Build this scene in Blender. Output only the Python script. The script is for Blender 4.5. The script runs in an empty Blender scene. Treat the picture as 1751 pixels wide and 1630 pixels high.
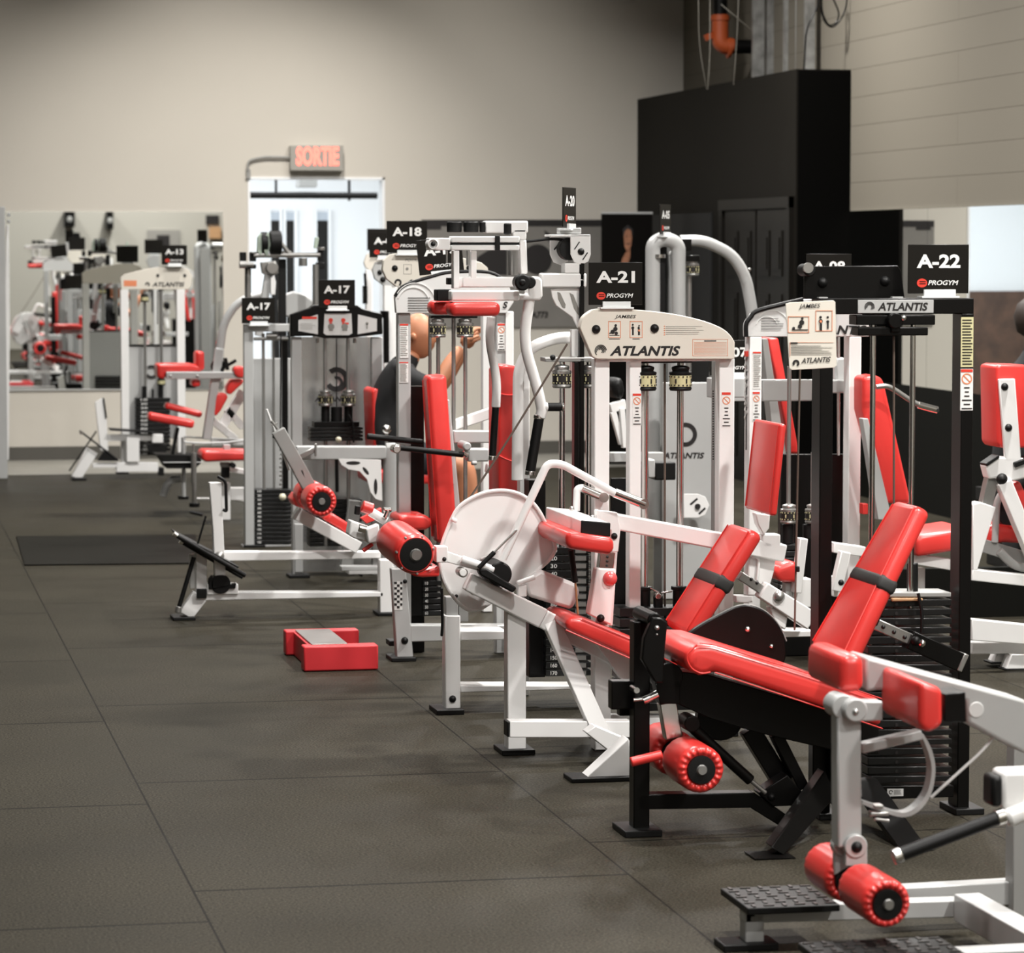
import bpy, bmesh, math, random
from mathutils import Vector, Matrix
random.seed(7)
# ---------------------------------------------------------------- camera, exposure, lights
F = 5550.0; CX, CY = 875.5, 815.0; EYE = 1.75
PIT = math.atan(390/5550); YAW = math.atan(1120/5550*math.cos(PIT))
scn = bpy.context.scene; COL = scn.collection
cd = bpy.data.cameras.new('camera'); cam = bpy.data.objects.new('camera', cd); COL.objects.link(cam)
cam.location = (0, 0, EYE); cam.rotation_euler = (math.pi/2-PIT, 0, -YAW)
cd.sensor_fit = 'HORIZONTAL'; cd.sensor_width = 36; cd.lens = 36*F/1751; cd.clip_end = 200
cd.dof.use_dof = True; cd.dof.focus_distance = 11.3; cd.dof.aperture_fstop = 6.3
scn.camera = cam
scn.view_settings.view_transform = 'Standard'; scn.view_settings.look = 'None'
scn.view_settings.gamma = 1; scn.view_settings.use_curve_mapping = False
scn.view_settings.exposure = 0.32
wd = bpy.data.worlds.new('world'); scn.world = wd; wd.use_nodes = True
wd.node_tree.nodes['Background'].inputs[0].default_value = (1, .97, .92, 1)
wd.node_tree.nodes['Background'].inputs[1].default_value = 0.05
def area(n, loc, sx, sy, e, col=(1, .97, .93), rot=(0, 0, 0), spread=180):
    l = bpy.data.lights.new(n, 'AREA'); l.shape = 'RECTANGLE'; l.size = sx; l.size_y = sy; l.energy = e; l.color = col
    l.spread = math.radians(spread)
    o = bpy.data.objects.new(n, l); COL.objects.link(o); o.location = loc; o.rotation_euler = rot; return o
def spot(n, loc, to, e, ang, blend=1, r=.08, col=(1, .95, .88)):
    l = bpy.data.lights.new(n, 'SPOT'); l.energy = e; l.spot_size = math.radians(ang); l.spot_blend = blend
    l.shadow_soft_size = r; l.color = col
    o = bpy.data.objects.new(n, l); COL.objects.link(o); o.location = loc
    o.rotation_euler = (Vector(to)-Vector(loc)).to_track_quat('-Z', 'Y').to_euler(); return o
CEIL = 5.4
LAMPS = [(x, y) for y in (-1.0, 3.0, 7.6, 12.2, 16.8, 21.4) for x in (-1.4, 1.9, 5.0)]  # first row is added behind the camera to brighten the front wall
for i, (x, y) in enumerate(LAMPS):
    area('ceiling_lamp_light', (x, y, CEIL-.16), .34, .34, 235 if x > 4 else 105 if x > 0 else 8, spread=150)
spot('wall_spot', (3.2, 24.0, 5.25), (2.9, 27.1, 1.0), 560, 76)
spot('wall_spot', (5.0, 24.6, 5.2), (4.9, 27.1, 1.4), 150, 84)
spot('wall_spot', (.7, 24.4, 5.2), (.6, 27.1, .6), 130, 84)
area('next_room_light', (3.4, 30.6, 3.1), 4.5, 4.5, 235, (.93, .97, 1))

# ---------------------------------------------------------------- projection (photo pixels -> points of the room)
_fw = Vector((math.sin(YAW)*math.cos(PIT), math.cos(YAW)*math.cos(PIT), -math.sin(PIT)))
_rt = Vector((math.cos(YAW), -math.sin(YAW), 0)); _up = _rt.cross(_fw)
def ray(px, py): return _fw+(px-CX)/F*_rt-(py-CY)/F*_up
def atY(px, py, Y): r = ray(px, py); return Vector((0, 0, EYE))+r*(Y/r.y)
def atX(px, py, X): r = ray(px, py); return Vector((0, 0, EYE))+r*(X/r.x)
def atZ(px, py, Z=0): r = ray(px, py); return Vector((0, 0, EYE))+r*((Z-EYE)/r.z)
CROPS = dict(A=(0, 340, 3.26), B=(400, 360, 3.26), C=(850, 300, 3.26), D=(1250, 340, 3.26), E=(280, 660, 3.26), G=(700, 760, 3.26),
             H=(1000, 700, 4.075), I=(1000, 1030, 3.26), J=(1251, 800, 3.26), K=(1200, 1180, 3.178), L=(380, 220, 5.47), M=(0, 340, 6.27),
             N=(1080, 0, 2.61), O=(700, 360, 4.794), P=(620, 640, 3.881), Q=(1550, 560, 2.717), R=(100, 600, 4.864), Z=(0, 0, 1.0))
class ST: crop = (0, 0, 1.0); Y = 10.0; T = None
def use(c=None, Y=None):
    if c: ST.crop = CROPS[c]
    if Y is not None: ST.Y = Y
def pp(x, y, dy=0): a = ST.crop; return atY(a[0]+x/a[2], a[1]+y/a[2], ST.Y+dy)
def ms(x, y, dy=0): return (pp(x+5, y, dy)-pp(x-5, y, dy)).length/10
# ---------------------------------------------------------------- materials
def mat(name, col, rough=.5, metal=0, emis=None, es=1, coat=0, bump=0, bscale=200, var=0, vscale=8, spec=.5, trans=0, ior=1.5):
    m = bpy.data.materials.new(name); m.use_nodes = True; nt = m.node_tree; b = nt.nodes['Principled BSDF']
    b.inputs['Base Color'].default_value = (*col, 1); b.inputs['Roughness'].default_value = rough; b.inputs['Metallic'].default_value = metal
    b.inputs['Coat Weight'].default_value = coat; b.inputs['Coat Roughness'].default_value = .2
    b.inputs['Specular IOR Level'].default_value = spec
    b.inputs['Transmission Weight'].default_value = trans; b.inputs['IOR'].default_value = ior
    if emis: b.inputs['Emission Color'].default_value = (*emis, 1); b.inputs['Emission Strength'].default_value = es
    if bump or var:
        tc = nt.nodes.new('ShaderNodeTexCoord')
    if bump:
        n = nt.nodes.new('ShaderNodeTexNoise'); n.inputs['Scale'].default_value = bscale; n.inputs['Detail'].default_value = 3
        bp = nt.nodes.new('ShaderNodeBump'); bp.inputs['Strength'].default_value = bump; bp.inputs['Distance'].default_value = .002
        nt.links.new(tc.outputs['Object'], n.inputs['Vector']); nt.links.new(n.outputs['Fac'], bp.inputs['Height']); nt.links.new(bp.outputs['Normal'], b.inputs['Normal'])
    if var:
        n = nt.nodes.new('ShaderNodeTexNoise'); n.inputs['Scale'].default_value = vscale; n.inputs['Detail'].default_value = 4
        r = nt.nodes.new('ShaderNodeValToRGB'); r.color_ramp.elements[0].position = .3; r.color_ramp.elements[1].position = .7
        r.color_ramp.elements[0].color = (*[c*(1-var) for c in col], 1); r.color_ramp.elements[1].color = (*[min(1, c*(1+var)) for c in col], 1)
        nt.links.new(tc.outputs['Object'], n.inputs['Vector']); nt.links.new(n.outputs['Fac'], r.inputs['Fac']); nt.links.new(r.outputs['Color'], b.inputs['Base Color'])
    return m
WHITE = mat('white_powder_coat', (.84, .835, .825), .34, var=.03, vscale=3)
SILVER = mat('silver_paint', (.47, .475, .47), .36, .12, var=.04, vscale=4)
GREY = mat('grey_paint', (.30, .30, .29), .45, .1)
BLACK = mat('black_powder_coat', (.0035, .0032, .003), .33, bump=.05, ior=1.3)
RUBBER = mat('black_rubber', (.005, .005, .005), .5, bump=.2, ior=1.35)
RED = mat('red_vinyl', (.72, .042, .036), .34, coat=.3, bump=.12, bscale=500, var=.06, vscale=6)
REDP = mat('red_paint', (.66, .03, .038), .45, bump=.1, var=.05)
CHROME = mat('chrome', (.78, .77, .75), .2, 1)
STEEL = mat('brushed_steel', (.42, .415, .40), .33, .8)
CREAM = mat('cream_placard', (.72, .68, .60), .45)
CREAM2 = mat('pale_grey_placard', (.66, .66, .65), .42)
INK = mat('black_ink', (.012, .010, .010), .5)
INKG = mat('grey_ink', (.25, .24, .22), .6)
INKR = mat('red_ink', (.70, .045, .025), .5)
INKO = mat('orange_ink', (.75, .25, .12), .5)
WPRINT = mat('white_print', (.80, .80, .78), .5)
SIGNB = mat('sign_black', (.0095, .0085, .007), .35, ior=1.28)
ACRY = mat('frosted_acrylic', (.80, .82, .82), .15, coat=.5)
YELLOW = mat('pale_yellow_label', (.62, .58, .33), .5)
PINK = mat('pale_red_knob', (.72, .10, .10), .3, coat=.4)
IVORY = mat('ivory_knob', (.70, .66, .50), .4)
WOOD = mat('wood_grip', (.45, .26, .13), .5)
COPPER = mat('dark_cable', (.10, .075, .06), .45)
MINT = mat('mint_plastic', (.42, .50, .42), .4)
PLATEM = mat('weight_plate_black', (.009, .009, .009), .33, spec=.35)
# ---------------------------------------------------------------- geometry, each returns (verts, faces)
def box(x0, x1, y0, y1, z0, z1):
    v = [Vector((x, y, z)) for x in (x0, x1) for y in (y0, y1) for z in (z0, z1)]
    return v, [(0, 1, 3, 2), (4, 6, 7, 5), (0, 4, 5, 1), (2, 3, 7, 6), (0, 2, 6, 4), (1, 5, 7, 3)]
def prism(front, back):
    n = len(front)
    return list(front)+list(back), [tuple(range(n)), tuple(range(2*n-1, n-1, -1))]+[(i, i+n, (i+1) % n+n, (i+1) % n) for i in range(n)]
def _l(v, i): return v[i] if isinstance(v, (list, tuple)) else v
def plate(pts, d=.02, dy=0):
    f = []; b = []
    for i, p in enumerate(pts):
        q = pp(p[0], p[1], _l(dy, i)); q.z = max(q.z, .003); f.append(q); b.append(q+Vector((0, _l(d, i), 0)))
    return prism(f, b)
def rect(x0, y0, x1, y1, d=.02, dy=0):
    """upright rectangle between crop corners; a post that would pass the floor ends on it"""
    a, b, c = pp(x0, y0, dy), pp(x1, y0, dy), pp(x0, y1, dy); zb = max(c.z, .003)
    f = [a, b, Vector((b.x, b.y, zb)), Vector((a.x, a.y, zb))]
    return prism(f, [q+Vector((0, d, 0)) for q in f])
def beam(a, b, w, d=.05, dy=0, w2=None):
    pa, pb = pp(a[0], a[1], _l(dy, 0) if isinstance(dy, (list, tuple)) else dy), pp(b[0], b[1], _l(dy, 1) if isinstance(dy, (list, tuple)) else dy)
    t = pb-pa; t.y = 0; t.normalize(); n = Vector((-t.z, 0, t.x))
    h = w*ms(*a)/2; h2 = (w2 if w2 else w)*ms(*b)/2
    f = [pa+n*h, pb+n*h2, pb-n*h2, pa-n*h]
    for q in f: q.z = max(q.z, .003)
    return prism(f, [q+Vector((0, d, 0)) for q in f])
def bar3(a, b, w, d):
    a, b = Vector(a), Vector(b); t = (b-a).normalized(); u = Vector((0, 0, 1)) if abs(t.z) < .9 else Vector((0, 1, 0))
    s = t.cross(u).normalized()*w/2; u = s.cross(t).normalized()*d/2
    return prism([a+s+u, a-s+u, a-s-u, a+s-u], [b+s+u, b-s+u, b-s-u, b+s-u])
def ring(c, t, r, n, ref=None):
    ref = ref or (Vector((0, 0, 1)) if abs(t.z) < .9 else Vector((1, 0, 0)))
    s = t.cross(ref).normalized(); u = s.cross(t).normalized()
    return [c+r*(math.cos(2*math.pi*k/n)*s+math.sin(2*math.pi*k/n)*u) for k in range(n)], u
def sweep(pts, rs, n=14, cap=True):
    pts = [Vector(p) for p in pts]; V = []; Fc = []; ref = None
    for i, p in enumerate(pts):
        t = (pts[min(i+1, len(pts)-1)]-pts[max(i-1, 0)]).normalized()
        rg, ref = ring(p, t, _l(rs, i), n, ref if ref is not None and abs(ref.dot(t)) < .95 else None); V += rg
    for i in range(len(pts)-1):
        for k in range(n): Fc.append((i*n+k, i*n+(k+1) % n, (i+1)*n+(k+1) % n, (i+1)*n+k))
    if cap: Fc += [tuple(range(n))[::-1], tuple(range((len(pts)-1)*n, len(pts)*n))]
    return V, Fc
def fillet(pts, rad):
    pts = [Vector(p) for p in pts]; out = [pts[0]]
    for i in range(1, len(pts)-1):
        a, b, c = pts[i-1], pts[i], pts[i+1]
        r = min(rad, (a-b).length*.48, (c-b).length*.48); p = b+(a-b).normalized()*r; q = b+(c-b).normalized()*r
        for k in range(7): s = k/6; out.append(p*(1-s)**2+b*2*s*(1-s)+q*s*s)
    return out+[pts[-1]]
def bez(P, n=28):
    out = []
    for k in range(n+1):
        t = k/n*(len(P)-1); i = min(int(t), len(P)-2); u = t-i
        a, b, c, d = P[max(i-1, 0)], P[i], P[i+1], P[min(i+2, len(P)-1)]
        out.append(tuple(.5*(2*b[j]+(c[j]-a[j])*u+(2*a[j]-5*b[j]+4*c[j]-d[j])*u*u+(3*b[j]-a[j]-3*c[j]+d[j])*u**3) for j in (0, 1)))
    return out
def rod(a, b, r, n=16): return sweep([a, b], r, n)
def grounded(p, q):
    """ends of a rod, cut where it would pass the floor"""
    if q.z < .003 < p.z: q = p+(q-p)*((p.z-.003)/(p.z-q.z))
    return p, q
def smooth(pts, n=2):
    """rounded outline: corner cutting on a closed polygon"""
    for _ in range(n):
        o = []
        for i, p in enumerate(pts):
            q = pts[(i+1) % len(pts)]; o += [(p[0]*.75+q[0]*.25, p[1]*.75+q[1]*.25), (p[0]*.25+q[0]*.75, p[1]*.25+q[1]*.75)]
        pts = o
    return pts
def trod(a, b, r, dy=0, dy2=None, n=16):
    return rod(*grounded(pp(a[0], a[1], dy), pp(b[0], b[1], dy if dy2 is None else dy2)), r*ms(*a), n)
def tube(pts, r, dy=0, rad=.06, n=14):
    q = [pp(p[0], p[1], p[2] if len(p) > 2 else dy) for p in pts]
    return sweep(fillet(q, rad), r*ms(pts[0][0], pts[0][1]), n)
def ycyl(x, y, r, y0, y1, r2=None, n=28):
    c = pp(x, y, y0); R = r*ms(x, y, y0)
    return sweep([c, c+Vector((0, y1-y0, 0))], [R, (r2 if r2 else r)*ms(x, y, y0)], n)
def lathe(a, b, prof, n=36, rip=None):
    """profile [(t along a-b, radius m)], rip(t, ang) radius factor"""
    a, b = Vector(a), Vector(b); ax = (b-a); L = ax.length; t = ax/L
    ref = Vector((0, 0, 1)) if abs(t.z) < .9 else Vector((1, 0, 0)); s = t.cross(ref).normalized(); u = s.cross(t).normalized()
    V = []; Fc = []
    for (q, r) in prof:
        for k in range(n):
            an = 2*math.pi*k/n; rr = r; qq = q
            if rip: rr, qq = rip(q, r, an)
            V.append(a+t*(qq*L)+rr*(math.cos(an)*s+math.sin(an)*u))
    for i in range(len(prof)-1):
        for k in range(n): Fc.append((i*n+k, i*n+(k+1) % n, (i+1)*n+(k+1) % n, (i+1)*n+k))
    return V, Fc+[tuple(range(n))[::-1], tuple(range((len(prof)-1)*n, len(prof)*n))]
def annulus(x, y, r0, r1, dy, a0=0, a1=360, th=.002, n=30):
    c = pp(x, y, dy); m = ms(x, y, dy); V = []; Fc = []
    for i in range(n+1):
        an = math.radians(a0+(a1-a0)*i/n)
        for r in (r0, r1):
            for d in (0, th): V.append(c+Vector((math.cos(an)*r*m, d, math.sin(an)*r*m)))
    for i in range(n):
        a = i*4; b = a+4
        Fc += [(a, b, b+2, a+2), (a+1, a+3, b+3, b+1), (a, a+1, b+1, b), (a+2, b+2, b+3, a+3)]
    return V, Fc
# ---------------------------------------------------------------- objects
def thing(name, label, cat, loc, group=None):
    o = bpy.data.objects.new(name, None); COL.objects.link(o); o.empty_display_size = .1
    o.location = loc; o['label'] = label; o['category'] = cat
    if group: o['group'] = group
    ST.T = o; return o
def _wloc(o):
    v = Vector((0, 0, 0))
    while o: v += o.location; o = o.parent
    return v
EACH = set('rod_sleeve bushing foot_rod rod_tip grip_collar tower_post base_beam base_frame hanging_post foot_leg gas_strut round_post bar_clamp clamp_cap white_strut white_arm frame_arm leg foot shock_leg wheel_side side_post eye_bolt stud header_window side_handle base_rail edge_cap name_lettering_none pin_block handle_cap foot_board_none curved_pad foot_plate cover_slot housing_slot'.split())
def part(name, m, *geos, **k):
    """one mesh per part; names listed in EACH get one mesh for every piece"""
    if name in EACH and len(geos) > 1:
        k.setdefault('par', ST.T); return [_part(name, m, g, **k) for g in geos][0]
    return _part(name, m, *geos, **k)
def _part(name, m, *geos, par=0, label=None, bevel=.003, soft=False, seg=2, kind=None, sharp=35):
    par = ST.T if par == 0 else par
    off = _wloc(par) if par else Vector((0, 0, 0))
    bm = bmesh.new()
    for V, Fc in geos:
        vs = [bm.verts.new(v-off) for v in V]
        for f in Fc:
            try: bm.faces.new([vs[i] for i in f])
            except ValueError: pass
    bmesh.ops.recalc_face_normals(bm, faces=bm.faces)
    for f in bm.faces: f.smooth = True
    if not soft:
        for e in bm.edges:
            if len(e.link_faces) == 2 and e.calc_face_angle(0) > math.radians(sharp): e.smooth = False
    me = bpy.data.meshes.new(name); bm.to_mesh(me); bm.free(); me.materials.append(m)
    o = bpy.data.objects.new(name, me); COL.objects.link(o)
    if par: o.parent = par
    if bevel:
        b = o.modifiers.new('bevel', 'BEVEL'); b.width = bevel; b.segments = seg; b.limit_method = 'ANGLE'; b.angle_limit = math.radians(38)
        b.use_clamp_overlap = True
    if label: o['label'] = label
    if kind: o['kind'] = kind
    return o
def pad(name, *geos, bevel=.018, m=None, **k): return part(name, m or RED, *geos, bevel=bevel, soft=True, seg=4, **k)
def struct(name, m, *geos, **k): return part(name, m, *geos, par=None, kind='structure', bevel=0, **k)
def solo(name, label, cat, m, *geos, group=None, bevel=.003, soft=False, kind=None, **k):
    o = part(name, m, *geos, par=None, bevel=bevel, soft=soft, kind=kind, **k); o['label'] = label; o['category'] = cat
    if group: o['group'] = group
    return o
_txt = {}
def glyphs(s, shear=0, bold=.0, space=1.0):
    k = (s, shear, bold, space)
    if k not in _txt:
        cu = bpy.data.curves.new('t', 'FONT'); cu.body = s; cu.shear = shear; cu.offset = bold; cu.space_character = space; cu.resolution_u = 3
        o = bpy.data.objects.new('t', cu); COL.objects.link(o); bpy.context.view_layer.update()
        me = bpy.data.meshes.new_from_object(o.evaluated_get(bpy.context.evaluated_depsgraph_get()))
        V = [v.co.copy() for v in me.vertices]; Fc = [tuple(p.vertices) for p in me.polygons]
        bpy.data.objects.remove(o); bpy.data.curves.remove(cu); bpy.data.meshes.remove(me)
        x0 = min(v.x for v in V); x1 = max(v.x for v in V); y0 = min(v.y for v in V); y1 = max(v.y for v in V)
        _txt[k] = ([((v.x-x0)/(x1-x0), (v.y-y0)/(y1-y0)) for v in V], Fc)
    return _txt[k]
def text(s, o, ux, uy, shear=0, bold=.02, space=1.0):
    """o = lower left corner, ux / uy = full width / height vectors"""
    V, Fc = glyphs(s, shear, bold, space)
    return [o+ux*a+uy*b for a, b in V], Fc
def ptext(s, x0, y0, x1, y1, dy=-.002, shear=0, bold=.02, slope=0):
    """text on the machine plane between crop corners"""
    o = pp(x0, y1, dy); return text(s, o, pp(x1, y1+slope, dy)-o, pp(x0, y0, dy)-o, shear, bold)
def lines(x0, y0, x1, y1, n, dy=-.0015, fill=.35, jag=True):
    g = []
    for i in range(n):
        y = y0+(y1-y0)*(i+.5)/n; h = (y1-y0)/n*fill/2; e = x1-(random.random()*.3*(x1-x0) if jag else 0)
        g.append(rect(x0, y-h, e, y+h, .0008, dy))
    return g
# ---- repeated fittings of the machines
def roller(name, a, b, r, core=.45, handle=None, ripple=True, label=None, bulge=0):
    """vinyl roller from a (near end) to b (far end)"""
    def rip(q, rr, an):
        k = max(0, 1-min(q, 1-q)/.12) if ripple else 0
        w = math.cos(an*20)+.35*math.cos(an*9+1)
        return rr*(1+(.010 if rr > r*.96 else .028)*min(k, .7)*w), q+(.028*w*min(k, .6) if r*.7 < rr < r*.97 else 0)
    c = core
    prof = [(.03, r*c), (.0, r*(c+.08)), (-.01, r*.78), (.015, r*.91), (.06, r*.985), (.14, r), (.5, r*(1+bulge)), (.86, r), (.94, r*.985), (.985, r*.91), (1.01, r*.78), (1.0, r*(c+.08)), (.97, r*c)]
    o = part(name, RED, lathe(a, b, prof, 112, rip), bevel=0, soft=True, label=label)
    a, b = Vector(a), Vector(b); t = (b-a).normalized()
    cap = part('end_cap', RUBBER, lathe(a-t*.006, b+t*.006, [(0, r*c*.7), (.004, r*c*.98), (.03, r*c), (.97, r*c), (1, r*c*.8)], 36), par=o, bevel=0)
    part('axle_bolt', STEEL, lathe(a-t*.014, a+t*.01, [(0, r*c*.3), (.3, r*c*.36), (.5, r*c*.5), (1, r*c*.5)], 20), par=o, bevel=0)
    return o
def stack(x0, x1, ytop, ybot, n, dy=.0, d=.12, marks=True, mx=.08, holes=None, name='weight_plate'):
    """weight stack: one child per plate"""
    for i in range(n):
        a = ytop+(ybot-ytop)*i/n; b = ytop+(ybot-ytop)*(i+.86)/n
        o = part(name, PLATEM, rect(x0, a, x1, b, d, dy), bevel=.002)
        if marks:
            w = (x1-x0)*mx
            part('weight_number', WPRINT, ptext(str(10+i*10), x0+w, a+(b-a)*.2, x0+w*2.4, b-(b-a)*.2, dy-.001, 0, .01), par=o, bevel=0)
        if holes:
            part('pin_hole', STEEL, rect(holes[0], a+(b-a)*.15, holes[1], b-(b-a)*.15, .002, dy-.001), par=o, bevel=0)
def collar(x, y0, y1, r, dy, m=YELLOW, dark=False):
    """bumper collar on a guide rod with a printed band"""
    c0 = pp(x, y1, dy); c1 = pp(x, y0, dy); c1 = Vector((c0.x, c0.y, c1.z)); R = r*ms(x, y0)
    o = part('bumper_collar', STEEL if dark else RUBBER, lathe(c0, c1, [(0, R*.9), (.08, R), (.16, R*.94), (.62, R*.94), (.68, R), (.74, R*.98), (.78, R*.72), (.9, R*.8), (.95, R*.75), (1, R*.4)], 28), bevel=0)
    bandm = INK if dark else m
    part('collar_band', bandm, lathe(c0+(c1-c0)*.17, c0+(c1-c0)*.61, [(0, R*.96), (1, R*.96)], 28), par=o, bevel=0)
    g = []
    for k in range(9):
        an = math.pi*(k/8)
        for zz, hh in ((.2, .05), (.54, .05)):
            p = c0+(c1-c0)*zz+Vector((-math.cos(an)*R*.975, -math.sin(an)*R*.975, 0)); q = c0+(c1-c0)*(zz+hh)+Vector((-math.cos(an)*R*.975, -math.sin(an)*R*.975, 0))
            g.append(rod(p, q, R*.07, 5))
    for an in (.9, 1.9, 2.6):
        p = c0+(c1-c0)*.3+Vector((-math.cos(an)*R*.975, -math.sin(an)*R*.975, 0)); q = c0+(c1-c0)*.48+Vector((-math.cos(an)*R*.975, -math.sin(an)*R*.975, 0))
        g.append(rod(p, q, R*.08, 5))
    part('band_print', YELLOW if dark else INK, *g, par=o, bevel=0)
    return o
def grod(x, y0, y1, r, dy, m=CHROME, name='guide_rod'):
    a = pp(x, y0, dy); b = pp(x, y1, dy); b = Vector((a.x, a.y, max(b.z, .06))); return part(name, m, rod(a, b, r*ms(x, y0)), bevel=0)
def bolt(x, y, r, dy, m=RUBBER, name='bolt'):
    c = pp(x, y, dy); R = r*ms(x, y, dy)
    return part(name, m, lathe(c, c+Vector((0, -R*.9, 0)), [(0, R), (.25, R*.97), (.6, R*.75), (.9, R*.4), (1, R*.1)], 20), bevel=0)
def sticker(x0, y0, x1, y1, dy=-.001, m=None, long=False):
    o = part('warning_sticker', m or WPRINT, rect(x0, y0, x1, y1, .0008, dy), bevel=0)
    w = x1-x0; h = y1-y0; d = dy-.001
    if m is YELLOW: part('sticker_text', INK, *lines(x0+w*.1, y0+h*.03, x1-w*.08, y1-h*.03, 16, d, .4), par=o, bevel=0); return o
    if long:
        part('sticker_heading', INKR, rect(x0, y0, x1, y0+h*.05, .0006, d), par=o, bevel=0)
        part('sticker_text', INKG, *lines(x0+w*.08, y0+h*.08, x1-w*.05, y1-h*.05, 16, d, .35), par=o, bevel=0); return o
    part('sticker_heading', INKR, rect(x0+w*.03, y0+h*.01, x1-w*.03, y0+h*.08, .0006, d), par=o, bevel=0)
    cx, cy, r = (x0+x1)/2, y0+h*.24, w*.42
    a = math.radians(45)
    part('sticker_symbol', INKO, annulus(cx, cy, r*.78, r, d, th=.0006), beam((cx-r*.6, cy-r*.6), (cx+r*.6, cy+r*.6), r*.2, .0006, d), par=o, bevel=0)
    part('sticker_text', INK, *[rect(cx-w*q, y0+h*(.44+.1*i), cx+w*q, y0+h*(.47+.1*i), .0006, d) for i, q in enumerate((.22, .16, .2, .38, .25, .42))], par=o, bevel=0)
    return o
def foot(x0, x1, y, d=.12, dy=-.03, h=10):
    """rubber foot plate resting on the floor: bottom edge at the floor line of its plane"""
    a = pp(x0, y, dy); b = pp(x1, y, dy)
    return part('foot', RUBBER, box(a.x, b.x, a.y, a.y+d, 0.0, .018), bevel=.003)
SIGN_N = [0]
def sign(num, px, py, Y, rot=0, tilt=0, where='', scale=1, label=None):
    """numbered sign in a clear holder; px,py = bottom centre of the panel in photo pixels"""
    base = atY(px, py, Y); W, Hh = .195*scale, .150*scale
    t = thing('number_sign', label or ('small black plastic sign reading '+num+' '+where), 'sign', base)
    t.rotation_euler = (0, math.radians(tilt), math.radians(rot))
    def lp(x, y, z): return base+Vector((x, y, z))
    part('panel', SIGNB, box(base.x-W/2, base.x+W/2, base.y, base.y+.004, base.z, base.z+Hh), bevel=.001)
    part('number_lettering', WPRINT, text(num, lp(-W*.36, -.0012, Hh*.52), Vector((W*.72, 0, 0)), Vector((0, 0, Hh*.28)), 0, .035), bevel=0)
    o = lp(-W*.27, -.0012, Hh*.215); R = W*.085
    part('logo', INKR, ([o+Vector((R*math.cos(k/10*math.pi), 0, R*.82*math.sin(k/10*math.pi))) for k in range(20)], [tuple(range(20))]), bevel=0)
    part('logo_stroke', SIGNB, *[([o+Vector((-R*.5, -.0006, z*R)), o+Vector((R*.7, -.0006, z*R)), o+Vector((R*.7, -.0006, (z+.16)*R)), o+Vector((-R*.5, -.0006, (z+.16)*R))], [(0, 1, 2, 3)]) for z in (-.22, .18)], bevel=0)
    part('name_lettering', WPRINT, text('PROGYM', lp(-W*.17, -.0012, Hh*.17), Vector((W*.50, 0, 0)), Vector((0, 0, Hh*.1)), .25, .018), bevel=0)
    part('acrylic_holder', ACRY, box(base.x-W*.25, base.x+W*.27, base.y-.012, base.y-.002, base.z-.012, base.z+.012), box(base.x-W*.3, base.x+W*.32, base.y-.02, base.y+.03, base.z-.014, base.z-.008), bevel=.001)
    return t
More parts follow.
